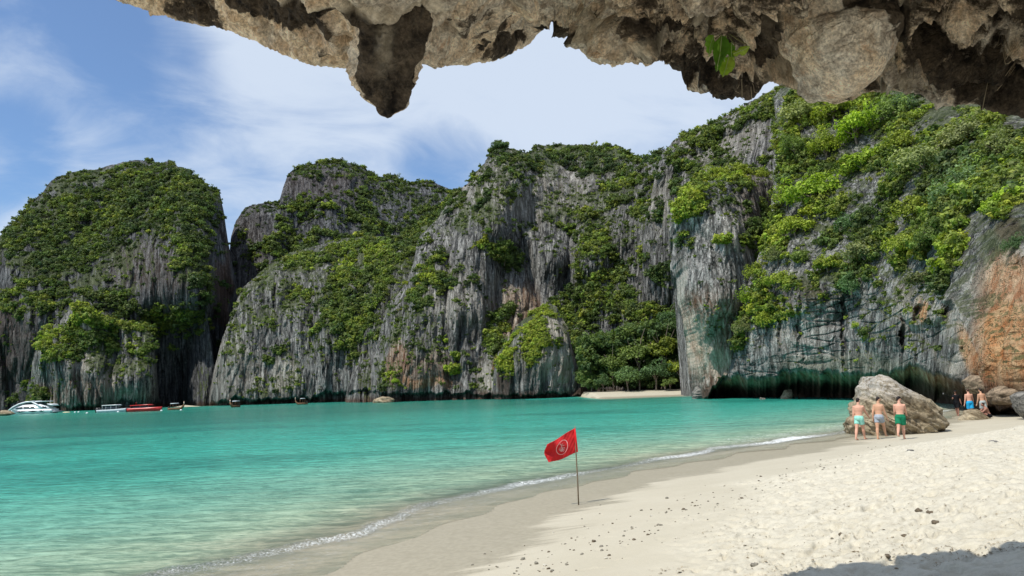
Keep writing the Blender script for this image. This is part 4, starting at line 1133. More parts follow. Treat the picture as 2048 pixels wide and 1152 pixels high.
def foliage_object(name, P, S, tint, label):
    """one object of foliage growing on a cliff: a point per clump"""
    k = len(P)
    me = bpy.data.meshes.new(name); me.vertices.add(k); me.vertices.foreach_set('co', np.asarray(P, np.float32).ravel())
    a = me.attributes.new('idx', 'INT', 'POINT'); a.data.foreach_set('value', rng.integers(0, 5, k).astype(np.int32))
    a = me.attributes.new('rot', 'FLOAT_VECTOR', 'POINT'); a.data.foreach_set('vector', np.stack([rng.normal(0, .2, k), rng.normal(0, .2, k), rng.uniform(0, 6.28, k)], -1).astype(np.float32).ravel())
    a = me.attributes.new('scl', 'FLOAT_VECTOR', 'POINT'); a.data.foreach_set('vector', (np.asarray(S)[:, None] * rng.uniform(.8, 1.2, (k, 3))).astype(np.float32).ravel())
    a = me.attributes.new('tint', 'FLOAT_COLOR', 'POINT'); a.data.foreach_set('color', np.concatenate([tint, np.ones((k, 1))], 1).astype(np.float32).ravel())
    me.materials.append(M_LEAF_I)
    o = obj(name, me, kind='stuff', label=label)
    md = o.modifiers.new('scatter', 'NODES'); md.node_group = SCG
    return o


C_DARK = np.array([0.046, 0.082, 0.034]); C_MID = np.array([0.125, 0.180, 0.045]); C_YEL = np.array([0.31, 0.39, 0.050]); C_OLIVE = np.array([0.16, 0.185, 0.075]); C_BRIGHT = np.array([0.32, 0.46, 0.045])


def veg(lay, blobs, count, rmin, rmax, name, label, ledge=0.35, base=0.02, tone=0.0, thr=0.45, sink=0.15, bare=(), pat=(.5, 1.0)):
    """blobs: (cx, cy, rx, ry, rot, density, tone)"""
    L = LAY[lay]; x, y, P, Nn = L['x'], L['y'], L['P'], L['N']
    dens = np.full(x.shape, base); tn = np.full(x.shape, tone, float)
    nz = fbm(P[..., 0] / 16, P[..., 1] / 16, P[..., 2] / 13, 4)
    nz2 = fbm(P[..., 0] / 5, P[..., 1] / 5, P[..., 2] / 5, 3)
    up = smooth(np.abs(Nn[..., 2]) * np.sign(Nn[..., 2] * 1.0), 0.12, 0.55)
    for (cx, cy, rx, ry, rot, de, to) in blobs:
        q = ell(x + nz * 38, y + nz * 38, cx, cy, rx, ry, rot, .3) * de
        tn = np.where(q > dens, to, tn); dens = np.maximum(dens, q)
    for (cx, cy, rx, ry, rot) in bare:
        dens = dens * (1 - .96 * ell(x + nz * 30, y + nz * 30, cx, cy, rx, ry, rot, .4))
    dens = dens * (pat[0] + pat[1] * nz2.clip(-.6, .8)) + ledge * up * smooth(nz + nz2 * .5, -0.25, 0.35)
    dens = np.clip(dens, 0, 1) * (P[..., 2] > 2.5)
    dens = dens * smooth(dens, thr * 0.25, thr)
    # weight by apparent area so density is even over the face
    ar = np.abs(np.gradient(x, axis=1) * np.gradient(y, axis=0))
    w = (dens * ar).ravel(); w = w / w.sum()
    k = rng.choice(w.size, size=count, p=w)
    Pp = P.reshape(-1, 3)[k]; nn = Nn.reshape(-1, 3)[k]
    sg = np.sign((nn * (CAM - Pp)).sum(1))[:, None]
    nn = nn * sg
    S = rng.uniform(rmin, rmax, count) * rng.choice([0.7, 1, 1.25], count, p=[.35, .45, .2]) * (0.55 + 0.45 * dens.ravel()[k])
    Pp = Pp + (nn * np.array([1, 1, .5]) * (0.5 - sink) * S[:, None]) + rng.normal(0, .3, Pp.shape) * rmin
    t = tn.ravel()[k] + nz.ravel()[k] * 0.35 + rng.normal(0, .16, count)
    t = np.clip(t, 0, 1)[:, None]
    tint = np.where(t < .5, C_DARK * (1 - 2 * t) + C_MID * 2 * t, C_MID * (2 - 2 * t) + C_YEL * (2 * t - 1))
    tint = tint * rng.uniform(.7, 1.3, (count, 1)) * rng.uniform([.88, .95, .9], [1.15, 1.05, 1.1], (count, 3))
    foliage_object(name, Pp, S, tint, label)


veg('A', [(250, 420, 190, 95, -8, 1.0, .34), (130, 450, 110, 80, -35, 1.0, .34), (40, 500, 90, 60, -30, 1.0, .3), (-60, 560, 90, 90, 0, 1, .3), (340, 400, 110, 70, 20, 1.0, .32), (150, 520, 100, 45, -20, 1.0, .32), (400, 470, 40, 110, 0, .85, .28), (385, 580, 40, 80, 0, .8, .34), (220, 590, 90, 24, 0, .8, .4), (290, 620, 100, 22, 8, .9, .5),
          (350, 640, 60, 50, 0, .95, .5), (380, 670, 40, 22, 0, .9, .45), (20, 610, 40, 18, 0, .9, .5), (100, 610, 60, 30, 0, .7, .4), (30, 780, 34, 20, 0, .8, .5), (50, 560, 60, 30, 0, .8, .3), (330, 560, 30, 60, 0, .5, .3), (430, 610, 14, 60, 0, .6, .3)],
    6800, 1.1, 2.4, 'hill_forest', 'dark green forest covering the rounded dome mountain on the left', ledge=.10, base=.03,
    bare=[(285, 535, 75, 62, 0), (270, 500, 50, 30, 0), (20, 680, 70, 60, 0), (30, 560, 60, 20, 0), (160, 560, 36, 18, 0), (430, 480, 12, 100, 0), (440, 640, 20, 120, 0), (330, 590, 30, 16, 0), (110, 400, 40, 16, -40), (20, 540, 50, 30, 0), (200, 560, 30, 20, 0), (400, 740, 50, 60, 0)])
veg('A2', [(120, 670, 60, 30, -40, .9, .75), (190, 640, 40, 26, 0, .9, .6), (260, 650, 60, 22, 0, 1, .6), (230, 690, 30, 24, 0, .5, .5), (295, 690, 20, 40, 0, .6, .5), (205, 695, 8, 9, 0, .9, .6), (70, 790, 16, 24, 0, .8, .5)], 1500, 1.2, 2.2, 'ledge_shrubs', 'green shrubs on top of the grey crag behind the yacht', ledge=.12, base=.0)
veg('A3', [(395, 585, 30, 40, 0, .9, .5), (395, 660, 40, 20, 0, .7, .5)], 350, 1.0, 1.8, 'ledge_shrubs', 'shrubs on the small pointed crag beside the dark cleft', ledge=.12, base=.03)
veg('B', [(650, 335, 90, 14, 0, 1.0, .38), (600, 355, 40, 20, -40, .8, .4), (520, 415, 50, 20, 0, .9, .34), (500, 480, 40, 50, 0, .5, .32), (530, 530, 60, 40, 0, .6, .35), (660, 425, 90, 20, 0, .9, .38), (730, 400, 26, 60, 0, .95, .34), (700, 470, 120, 24, 0, .8, .35), (820, 400, 90, 44, 10, .6, .34), (850, 372, 90, 10, 8, .9, .36), (760, 350, 40, 14, 0, .9, .36), (600, 500, 120, 60, 0, .8, .35), (870, 450, 80, 40, 0, .8, .34)],
    3000, 1.4, 2.6, 'hill_forest', 'sparse forest on the far tower shaped mountain', ledge=.12, base=.05,
    bare=[(655, 372, 85, 34, 0), (500, 450, 40, 40, 0), (590, 400, 30, 30, 0), (640, 450, 60, 16, 0), (800, 410, 60, 20, 10), (860, 395, 40, 14, 20), (540, 440, 30, 30, 0), (490, 560, 20, 50, 0)])
veg('C', [(650, 505, 110, 16, -12, 1.0, .62), (720, 560, 110, 60, -38, 1.0, .55), (690, 640, 90, 60, -40, 1.0, .52), (790, 500, 60, 60, -40, .95, .42), (820, 540, 26, 50, 0, .6, .4), (640, 690, 50, 22, -20, .7, .5), (500, 660, 50, 30, -50, .8, .45), (480, 600, 20, 50, 15, .8, .5), (560, 680, 40, 40, -60, .7, .5), (575, 735, 16, 22, 0, .9, .55), (700, 735, 60, 30, 0, .6, .4), (620, 560, 50, 40, -20, .6, .45), (540, 700, 24, 20, 0, .7, .5), (860, 460, 60, 40, 0, .8, .4), (680, 770, 40, 10, 0, .5, .4), (600, 600, 20, 70, -30, .5, .5), (560, 540, 60, 14, -25, .7, .6)],
    3500, 0.9, 2.0, 'slope_forest', 'bright green bushes climbing the sloping ridge in the middle', ledge=.10, base=.02,
    bare=[(560, 580, 70, 34, -20), (510, 650, 44, 50, 0), (610, 720, 50, 40, 0), (600, 650, 40, 30, -30), (660, 740, 30, 40, 0), (560, 760, 120, 30, 0), (740, 760, 60, 40, 0), (450, 740, 30, 60, 0), (640, 540, 50, 14, -20), (800, 600, 26, 60, 20), (850, 500, 16, 50, 30)])
veg('D', [(1005, 305, 36, 22, 0, 1, .28), (1120, 315, 130, 24, 0, 1.0, .26), (1060, 340, 50, 26, 0, .9, .26), (1200, 330, 60, 40, 0, .6, .34), (940, 375, 34, 20, -50, .9, .3), (900, 405, 18, 20, 0, .9, .35), (1290, 340, 60, 44, -30, .9, .34), (1260, 400, 44, 60, 20, .8, .42), (935, 430, 24, 44, -10, .7, .3), (970, 360, 26, 30, 0, .6, .28),
          (1010, 512, 22, 26, 0, 1, .4), (940, 540, 20, 50, 0, .35, .3), (870, 540, 34, 60, 0, .85, .38), (845, 600, 28, 40, 0, .85, .4), (868, 545, 10, 30, 0, 1, .75), (1160, 450, 50, 30, 0, .8, .42), (1030, 400, 22, 60, 0, .7, .3), (1120, 590, 26, 44, 0, 1, .55), (1170, 570, 60, 80, 0, .95, .42), (1200, 500, 44, 60, 20, .85, .45), (1150, 660, 60, 60, 0, 1, .36), (1240, 540, 24, 40, 0, .8, .45),
          (1000, 650, 34, 60, 10, 1, .40), (1010, 700, 30, 40, 10, 1, .42), (850, 600, 44, 14, 0, .6, .4), (790, 620, 26, 30, -40, .4, .45), (870, 690, 60, 12, 0, .4, .55), (930, 580, 50, 12, 0, .4, .4), (912, 745, 16, 14, 0, 1, .95), (918, 712, 14, 8, 0, .8, .75), (790, 760, 10, 9, 0, 1, .9), (1000, 768, 6, 10, 0, 1, .7), (880, 500, 20, 30, 0, .5, .35), (1320, 420, 60, 40, 0, .7, .4), (1250, 620, 70, 40, 0, .7, .45), (1330, 560, 40, 60, 0, .6, .4)],
    4000, 0.8, 1.8, 'cliff_shrubs', 'shrubs and small trees clinging to the central fluted cliff', ledge=.12, base=.03,
    bare=[(1090, 400, 60, 50, 0), (1180, 400, 40, 30, 0), (950, 480, 40, 60, 0), (1060, 560, 36, 70, 0), (930, 640, 40, 60, 0), (1140, 520, 26, 40, 0), (880, 640, 50, 30, 0), (820, 700, 60, 40, 0), (1240, 460, 20, 40, 0)])
veg('H', [(1045, 680, 44, 26, -55, 1, .98), (1030, 720, 34, 30, -50, 1, .9), (1065, 640, 30, 14, -35, 1, .98), (1080, 628, 28, 8, 0, 1, .9), (1085, 700, 22, 24, -50, .8, .7), (1075, 735, 30, 18, -30, .7, .7), (1100, 680, 16, 30, 0, .5, .6), (1020, 760, 12, 10, 0, .4, .5)], 1500, .45, .9, 'creeper_carpet', 'bright green creeper covering the left side of the rock mound', ledge=.1, base=.0)
veg('E', [(1330, 330, 30, 40, 0, .9, .36), (1440, 245, 80, 14, -25, 1, .55), (1400, 290, 60, 20, -25, .7, .4), (1500, 225, 50, 20, -25, 1, .6), (1370, 360, 50, 26, 0, .9, .35), (1340, 440, 40, 40, 0, .8, .38), (1300, 440, 30, 60, 0, .9, .42), (1320, 530, 40, 40, 0, .6, .4), (1350, 640, 50, 50, 0, .9, .4), (1460, 310, 50, 16, 0, .8, .4), (1550, 260, 40, 80, 0, .8, .5)],
    1700, .7, 1.5, 'cliff_shrubs', 'dark shrubs on the back cliff rising towards the upper right', ledge=.10, base=.02,
    bare=[(1500, 280, 50, 40, 0), (1330, 380, 16, 60, 0), (1410, 320, 30, 16, 0), (1300, 470, 26, 40, 0)])
veg('F', [(1430, 352, 90, 12, -6, 1, .85), (1490, 350, 60, 16, 5, 1, .72), (1380, 400, 34, 26, -50, 1, .98), (1350, 430, 16, 20, 0, 1, .98), (1450, 375, 60, 12, 0, .8, .6), (1520, 440, 26, 40, 0, .7, .4), (1530, 520, 20, 50, 0, .8, .5), (1365, 480, 20, 14, 0, .8, .45), (1400, 500, 12, 9, 0, .7, .4), (1490, 400, 30, 20, 0, .5, .4), (1475, 512, 8, 6, 0, .9, .7), (1500, 480, 20, 24, 0, .5, .5)],
    1500, .5, 1.0, 'cliff_shrubs', 'yellow green shrubs crowning the leaning rock pillar', ledge=.16, base=.0)
G_BLOBS = [(1620, 240, 60, 70, 0, 1, .66), (1700, 270, 90, 80, 0, 1, .8), (1600, 330, 50, 70, 0, 1, .62), (1580, 440, 36, 70, 10, 1, .7), (1640, 400, 50, 44, -30, 1, .8), (1560, 500, 40, 40, 0, 1, .75), (1500, 590, 36, 60, 25, 1, .72), (1490, 660, 30, 50, 20, 1, .66), (1560, 600, 30, 60, 20, .9, .75), (1800, 300, 90, 90, 0, 1, .62), (1860, 420, 90, 90, 0, 1, .46), (1930, 330, 90, 100, 0, 1, .45),
           (1820, 480, 60, 60, 0, 1, .60), (1700, 500, 60, 40, 0, .95, .4), (1740, 430, 50, 50, 0, .7, .4), (1650, 540, 44, 44, 0, .95, .7), (1720, 560, 60, 30, 0, .8, .35), (1910, 500, 40, 40, 0, 1, .75), (1850, 540, 34, 44, 0, .8, .4), (2020, 330, 60, 80, 0, 1, .5), (2040, 420, 50, 30, 0, 1, .85), (1640, 160, 90, 50, 0, 1, .6), (1800, 190, 60, 50, 0, 1, .5), (1715, 650, 16, 10, 0, .7, .8), (1640, 595, 26, 12, 0, .6, .7), (1540, 640, 12, 40, 0, .9, .6)]
veg('G', G_BLOBS, 4600, .40, 1.0, 'cliff_thicket', 'dense understorey leaves covering the right hand cliff', ledge=.10, base=.0)

# small tufts rooted in the cracks of every face
def tufts(lay, count, r0, r1, tone, label):
    L = LAY[lay]; x, y, P, ms = L['x'], L['y'], L['P'], L['moss']
    w = smooth(ms + 0.12 * rng.normal(size=ms.shape), .10, .45) * (P[..., 2] > 2.5) * np.abs(np.gradient(x, axis=1) * np.gradient(y, axis=0))
    if lay == 'G': w = w * (x < 1890)
    w = w.ravel() / w.sum(); k = rng.choice(w.size, size=count, p=w)
    S = rng.uniform(r0, r1, count) * rng.choice([.6, 1, 1.6], count, p=[.5, .38, .12])
    t = np.clip(rng.normal(tone, .2, count), 0, 1)[:, None]
    tint = np.where(t < .5, C_DARK * (1 - 2 * t) + C_MID * 2 * t, C_MID * (2 - 2 * t) + C_YEL * (2 * t - 1)) * rng.uniform(.7, 1.2, (count, 1))
    q = P.reshape(-1, 3)[k]; h = (CAM - q) * np.array([1, 1, 0]); h /= np.linalg.norm(h, axis=1)[:, None]
    foliage_object('cliff_tufts', q + h * S[:, None] * .3, S, tint, label)


for a_ in (('A', 1900, .5, 1.3, .36, 'small tufts in the cracks of the left dome'), ('A2', 500, .4, .9, .4, 'small tufts on the crag behind the yacht'), ('B', 1700, .6, 1.4, .32, 'small tufts on the far tower mountain'), ('C', 1900, .4, 1.0, .5, 'small tufts on the sloping ridge'),
           ('D', 4200, .28, .85, .42, 'small tufts in the flutes of the central cliff'), ('E', 1700, .25, .7, .42, 'small tufts on the back cliff'), ('F', 500, .15, .4, .5, 'small tufts on the leaning pillar'), ('G', 1300, .12, .36, .55, 'small tufts on the right cliff'), ('H', 250, .2, .45, .6, 'small tufts on the rock mound')):
    tufts(*a_)


# ---- individual trees on the right cliff and in the cove
CROWNS = [crown_mesh('crown', 50 + i, nl, pr, lf, M_LEAF, fl, hg, 1.0) for i, (nl, pr, lf, fl, hg) in enumerate(((70, 42, .062, .85, .25), (90, 34, .070, .7, .35), (60, 46, .058, 1.0, .4), (80, 36, .085, .6, .15)))]


def trunk_mesh(seed):
    r = random.Random(seed)
    segs = [(Vector((0, 0, -0.9)), Vector((r.uniform(-.1, .1), 0, -.25)), 0.055, .04)]
    for i in range(7):
        a = i * 0.9 + r.random(); e = Vector((math.cos(a) * .62, math.sin(a) * .62, r.uniform(0.0, .55)))
        s_ = Vector((0, 0, -0.45 + 0.05 * i)); mid = s_.lerp(e, .5) + Vector((0, 0, r.uniform(-.05, .15)))
        segs += [(s_, mid, .03, .02), (mid, e, .02, .008)]
    V, Fc = [], []
    for a, b, ra, rb in segs:
        d = (b - a).normalized(); u = d.orthogonal().normalized(); w = d.cross(u); k0 = len(V)
        for p, rr_ in ((a, ra), (b, rb)):
            for j in range(6):
                V.append(p + (u * math.cos(j * 1.047) + w * math.sin(j * 1.047)) * rr_)
        for j in range(6): Fc.append((k0 + j, k0 + (j + 1) % 6, k0 + 6 + (j + 1) % 6, k0 + 6 + j))
    return mesh_from('trunk', [tuple(v) for v in V], Fc, True, M_BARK)


TRUNKS = [trunk_mesh(i) for i in range(4)]


def surf(lay, px, py):
    L = LAY[lay]
    d = (L['x'] - px) ** 2 + (L['y'] - py) ** 2
    i = np.unravel_index(np.argmin(d), d.shape)
    return L['P'][i]


def tree(name, P, R, tint, label, group=None, k=0, cat='tree', flat=1.0, trunk=1.0, squash=1.0):
    """P is the foot; the crown centre stands trunk*R above it"""
    t = thing(name, P, label=label, cat=cat, group=group)
    c = obj('crown', CROWNS[k % 4], t); c.scale = (R, R * squash, R * flat); c.rotation_euler = (rng.normal(0, .1), rng.normal(0, .1), rng.uniform(0, 6.28))
    c.location = (0, 0, R * trunk); c.color = (*tint, 1)
    s = obj('trunk', TRUNKS[k % 4], t); s.scale = (R, R * squash, R * trunk * 1.15); s.location = (0, 0, R * trunk)
    return t


def crown_at(lay, px, py, rpx, out=0.55):
    """foot on the rock below/behind a crown seen at px,py with radius rpx (photo pixels)"""
    p = surf(lay, px, py); D = p[1]; R = rpx * D / FPX
    toc = CAM - p; toc[2] = 0; toc = toc / np.linalg.norm(toc)
    c = p + toc * R * out
    return c, R


GT = [  # px, py, r px, tint, crown, label
    (1600, 235, 42, C_OLIVE * 1.1 + C_YEL * .2, 0, 'olive green bush below the overhang lip, leftmost high bush of the right cliff'),
    (1590, 300, 36, C_MID * 1.3, 2, 'green bush at the left edge of the right cliff, beside the bare grey rock'),
    (1668, 225, 44, C_YEL * .9, 1, 'yellow green bush just under the bulging overhang rock'),
    (1712, 262, 52, C_BRIGHT * 1.0, 1, 'brightest lime green tree high on the right cliff'),
    (1650, 300, 44, C_YEL * .85, 0, 'feathery yellow green tree left of the brightest tree'),
    (1765, 235, 44, C_MID * 1.5, 2, 'mid green tree under the overhang between lime tree and grey rock patch'),
    (1725, 330, 44, C_BRIGHT * .75, 3, 'lime green tree over the dark hollow in the right cliff'),
    (1805, 290, 40, C_YEL * .7, 1, 'soft green tree left of the big silvery tree'),
    (1800, 215, 34, C_DARK * 2.2, 2, 'dark green bush directly under the overhang, left of the grey rock patch'),
    (1625, 385, 52, C_BRIGHT * .85, 1, 'wide drooping lime bush above bare twigs in the middle of the right cliff'),
    (1572, 400, 32, C_YEL * .7, 0, 'light green bush on the cliff edge right of the leaning pillar'),
    (1590, 455, 36, C_YEL * .95, 1, 'yellow green bush hanging on the cliff edge right of the pillar'),
    (1555, 515, 26, C_OLIVE * 1.2, 0, 'small olive bush below the hanging yellow bush by the pillar'),
    (1515, 545, 28, C_YEL * .8, 2, 'bush in the gully between pillar and right cliff, topmost'),
    (1560, 560, 30, C_YEL * .9, 1, 'light bush beside the banded grey rock face, upper'),
    (1500, 600, 30, C_BRIGHT * .7, 0, 'bush in the gully between pillar and right cliff, in the middle'),
    (1530, 640, 30, C_YEL * .8, 1, 'yellow green bush at the left edge of the banded rock face'),
    (1490, 655, 26, C_OLIVE * 1.2, 2, 'lowest olive bush in the gully beside the pillar'),
    (1655, 530, 34, C_YEL * .75, 3, 'yellow green bush above the banded rock face'),
    (1690, 455, 32, C_DARK * 2.4, 2, 'dark leafy bush in the middle of the right cliff under the twigs'),
    (1730, 510, 46, C_OLIVE * 1.25, 0, 'large grey olive shrub dome in the middle of the right cliff'),
    (1700, 570, 34, C_DARK * 2.6, 2, 'dark bush just above the cracked grey rock band'),
    (1850, 330, 56, C_OLIVE * 1.15 + C_MID * .4, 0, 'big silvery leaved tree high on the right cliff'),
    (1935, 275, 52, C_OLIVE * 1.3, 0, 'silvery green tree right below the grey rock patch under the overhang'),
    (1920, 380, 56, C_DARK * 2.3 + C_OLIVE * .4, 2, 'dark glossy tree at the centre of the right hand thicket'),
    (1830, 420, 44, C_YEL * .65, 1, 'tree with yellowing fringe left of the dark glossy tree'),
    (2000, 300, 52, C_OLIVE * .9 + C_MID * .4, 2, 'tall tree at the right edge under the overhang'),
    (1870, 470, 40, C_MID * 1.2, 2, 'mid green bush hanging under the dark glossy tree'),
    (1815, 490, 40, C_YEL * .8, 0, 'light green rounded bush above the grey cliff band'),
    (1912, 505, 36, C_BRIGHT * .75, 3, 'bright broadleaf tree over the cream and orange wall'),
    (2035, 395, 42, C_BRIGHT * 1.1, 3, 'glowing lime branch spreading in from the right edge'),
    (1985, 420, 30, C_BRIGHT * .95, 3, 'small lime tree at the tip of the glowing branch'),
    (2030, 490, 24, C_DARK * 2, 2, 'dark fringe of leaves on top of the orange wall'),
    (1850, 560, 34, C_OLIVE * .9, 1, 'sparse twiggy bush in the hollow left of the orange wall'),
    (1712, 652, 12, C_YEL * 1.1, 0, 'tiny pale green tuft on the banded grey rock face'),
]
for i, (a, b, r_, tn, k, lb) in enumerate(GT):
    c, R = crown_at('G', a, b, r_)
    tn = np.clip(tn, 0, 1)
    tree('cliff_tree' if r_ > 30 else 'cliff_bush', c - np.array([0, 0, R * .8]), R, tn, lb, None, k, 'tree' if r_ > 30 else 'bush', flat=.85, trunk=.8, squash=.75)

FT = [(1425, 345, 24, C_YEL * .9, 'bushy cap on the left part of the leaning pillar'), (1480, 340, 28, C_YEL * .75, 'largest bush on top of the leaning pillar'), (1525, 352, 20, C_YEL * .8, 'bush on the right part of the pillar top'), (1382, 388, 18, C_BRIGHT * 1.15, 'yellow leaved shrub hanging on the left shoulder of the pillar'), (1356, 425, 16, C_BRIGHT * 1.1, 'lowest yellow leaved shrub on the left edge of the pillar'), (1362, 482, 14, C_DARK * 2.4, 'dark tuft on the left face of the pillar')]
for i, (a, b, r_, tn, lb) in enumerate(FT):
    c, R = crown_at('F', a, b, r_, .4)
    tree('cliff_bush', c - np.array([0, 0, R * .7]), R, tn, lb, None, i, 'bush', flat=.8, trunk=.7, squash=.8)
DT = [(914, 746, 14, C_BRIGHT * .95, 'round lime bush low on the central cliff above the water'), (790, 762, 9, C_BRIGHT * .9, 'small lime bush near the water at the left foot of the central cliff'), (1008, 515, 22, C_MID * 1.0, 'dark round tree alone on the central cliff face'), (1000, 296, 17, C_DARK * 1.8, 'tree on the pointed summit of the central cliff')]
for i, (a, b, r_, tn, lb) in enumerate(DT):
    c, R = crown_at('D', a, b, r_, .4)
    tree('cliff_bush' if i != 2 else 'cliff_tree', c - np.array([0, 0, R * .8]), R, tn, lb, None, i, 'bush' if i != 2 else 'tree', flat=.9, trunk=.8)

# cove trees standing on the small beach
CT = [(1335, 640, 24, 178, C_DARK * 2.1, 'dark upper tree of the cove grove against the rock wall'), (1290, 655, 22, 180, C_MID * 1.0, 'upper middle tree of the cove grove'), (1250, 665, 18, 181, C_MID * .8, 'upper left bush of the cove grove'),
      (1325, 695, 36, 172, C_YEL * .5, 'broad spreading tree in the middle of the cove grove'), (1275, 705, 32, 172, C_MID * 1.2, 'layered green tree left of the broad cove tree'), (1225, 725, 26, 172, C_MID * 1.0, 'rounded tree at the left of the cove grove'), (1180, 715, 22, 176, C_YEL * .4, 'small light tree between rock mound and cove grove'),
      (1360, 735, 26, 165, C_YEL * .7, 'light green tree beside the foot of the leaning pillar'), (1310, 745, 30, 167, C_DARK * 2.2, 'dark low tree above the cove sand'), (1255, 750, 28, 168, C_DARK * 1.9 + C_MID * .3, 'dark low tree at the left end of the cove sand'), (1385, 765, 14, 150, C_BRIGHT * .7, 'small lime bush leaning over the right end of the cove sand'), (1340, 765, 14, 164, C_MID * 1.2, 'low bush over the middle of the cove sand'), (1205, 765, 18, 172, C_DARK * 2.0, 'low dark bush at the water edge right of the mound'),
      (1370, 690, 20, 172, C_MID * .9, 'tree partly hidden behind the leaning pillar')]
for i, (a, b, r_, D_, tn, lb) in enumerate(CT):
    c = P_at(np.array(float(a)), np.array(float(b)), np.array(float(D_))); R = r_ * 1.15 * D_ / FPX
    gz = float(ground_z(c[0], c[1])); foot = np.array([c[0], c[1], max(gz, 0.2)])
    if b < 680: foot[2] = c[2] - R * 1.6
    h = c[2] - foot[2]
    tree('cove_tree' if r_ > 20 else 'cove_bush', foot, R, tn, lb, None, i, 'tree' if r_ > 20 else 'bush', flat=.8, trunk=max(h / R, .6), squash=.9)
# understorey of the cove
kk = 900
cxp = rng.uniform(1165, 1400, kk); cyp = rng.uniform(640, 772, kk); Dp = rng.uniform(172, 186, kk)
ok = (cyp > 640 + np.abs(cxp - 1320) * .25)
Pc = P_at(cxp, cyp, Dp)[ok]
tt = rng.uniform(0, 1, (len(Pc), 1))
foliage_object('cove_undergrowth', Pc, rng.uniform(1.0, 2.2, len(Pc)), C_DARK * 1.6 * (1 - tt) + C_MID * 1.2 * tt, 'dark undergrowth between the cove trees')


# ------------------------------------------------------------------ small mesh builder
class MB:
    def __init__(s): s.v = []; s.f = []

    def add(s, V, Fc):
        k = len(s.v); s.v += [tuple(map(float, p)) for p in V]; s.f += [tuple(k + i for i in f) for f in Fc]
        return s

    def loft(s, rings, caps=True, closed=True):
        n = len(rings[0]); k = []
        V = [p for r in rings for p in r]; Fc = []
        for i in range(len(rings) - 1):
            for j in range(n if closed else n - 1):
                Fc.append((i * n + j, i * n + (j + 1) % n, (i + 1) * n + (j + 1) % n, (i + 1) * n + j))
        if caps and closed:
            Fc.append(tuple(range(n - 1, -1, -1))); Fc.append(tuple((len(rings) - 1) * n + j for j in range(n)))
        return s.add(V, Fc)

    def tube(s, pts, rad, n=8, flat=None, lat=None):
        """flat: (a,b) multipliers of the radius along lateral axis lat and its normal"""
        pts = [Vector(p) for p in pts]
        if not hasattr(rad, '__len__'): rad = [rad] * len(pts)
        rings = []; u = None
        for i, p in enumerate(pts):
            d = (pts[min(i + 1, len(pts) - 1)] - pts[max(i - 1, 0)]).normalized()
            if lat is not None:
                u = (Vector(lat) - d * d.dot(Vector(lat))).normalized()
            elif u is None: u = d.orthogonal().normalized()
            else: u = (u - d * u.dot(d)).normalized()
            w = d.cross(u)
            a, b = (flat[i] if isinstance(flat, list) else flat) if flat else (1, 1)
            rings.append([p + (u * math.cos(t) * a + w * math.sin(t) * b) * rad[i] for t in [2 * math.pi * j / n for j in range(n)]])
        return s.loft(rings)

    def ball(s, c, r, n=14, m=10):
        r = (r, r, r) if not hasattr(r, '__len__') else r
        rings = []
        for i in range(m + 1):
            f = -math.pi / 2 + math.pi * i / m; cf = max(math.cos(f), 0.02)
            rings.append([(c[0] + r[0] * cf * math.cos(2 * math.pi * j / n), c[1] + r[1] * cf * math.sin(2 * math.pi * j / n), c[2] + r[2] * math.sin(f)) for j in range(n)])
        return s.loft(rings)

    def box(s, lo, hi, top=1.0):
        x0, y0, z0 = lo; x1, y1, z1 = hi; cx, cy = (x0 + x1) / 2, (y0 + y1) / 2
        return s.loft([[(x0, y0, z0), (x1, y0, z0), (x1, y1, z0), (x0, y1, z0)],
                       [(cx + (a - cx) * top, cy + (b - cy) * top, z1) for a, b in ((x0, y0), (x1, y0), (x1, y1), (x0, y1))]])

    def prism(s, prof, y0, y1, inset=0.0):
        """side profile (x,z) extruded across the beam from y0 to y1"""
        cx = sum(p[0] for p in prof) / len(prof); cz = sum(p[1] for p in prof) / len(prof)
        q = [(cx + (a - cx) * (1 - inset), cz + (b - cz) * (1 - inset)) for a, b in prof]
        e = (y1 - y0) * 0.10
        return s.loft([[(a, y0, b) for a, b in q], [(a, y0 + e, b) for a, b in prof], [(a, y1 - e, b) for a, b in prof], [(a, y1, b) for a, b in q]])

    def build(s, name, mat, parent=None, smooth_=True, **kw):
        me = bpy.data.meshes.new(name); me.from_pydata(s.v, [], s.f); me.validate()
        bm = bmesh.new(); bm.from_mesh(me); bmesh.ops.recalc_face_normals(bm, faces=bm.faces[:]); bm.to_mesh(me); bm.free()
        if smooth_:
            for p in me.polygons: p.use_smooth = True
        me.materials.append(mat)
        return obj(name, me, parent, **kw)


# ------------------------------------------------------------------ people
def skin_mat(name, a, b_):
    return plain(name, tuple((x + y) / 2 for x, y in zip(a, b_)), 0.55, 0.3, 0.10, 5)


SKIN_PINK = skin_mat('sunburnt_skin', (0.62, 0.34, 0.24), (0.55, 0.30, 0.21))
SKIN_TAN = skin_mat('tanned_skin', (0.56, 0.32, 0.20), (0.50, 0.28, 0.18))
SKIN_DARK = skin_mat('dark_red_skin', (0.34, 0.17, 0.12), (0.30, 0.15, 0.11))  # dark red skin tone, sunburnt on the sitter
HAIR = plain('dark_hair', (0.018, 0.012, 0.010), 0.6, 0.3, 0.4, 40)
HAIR_B = plain('brown_hair', (0.07, 0.04, 0.028), 0.6, 0.3, 0.4, 40)


def cloth_mat(name, col): return plain(name, col, 0.85, 0.1, 0.12, 14, bump=0.4)


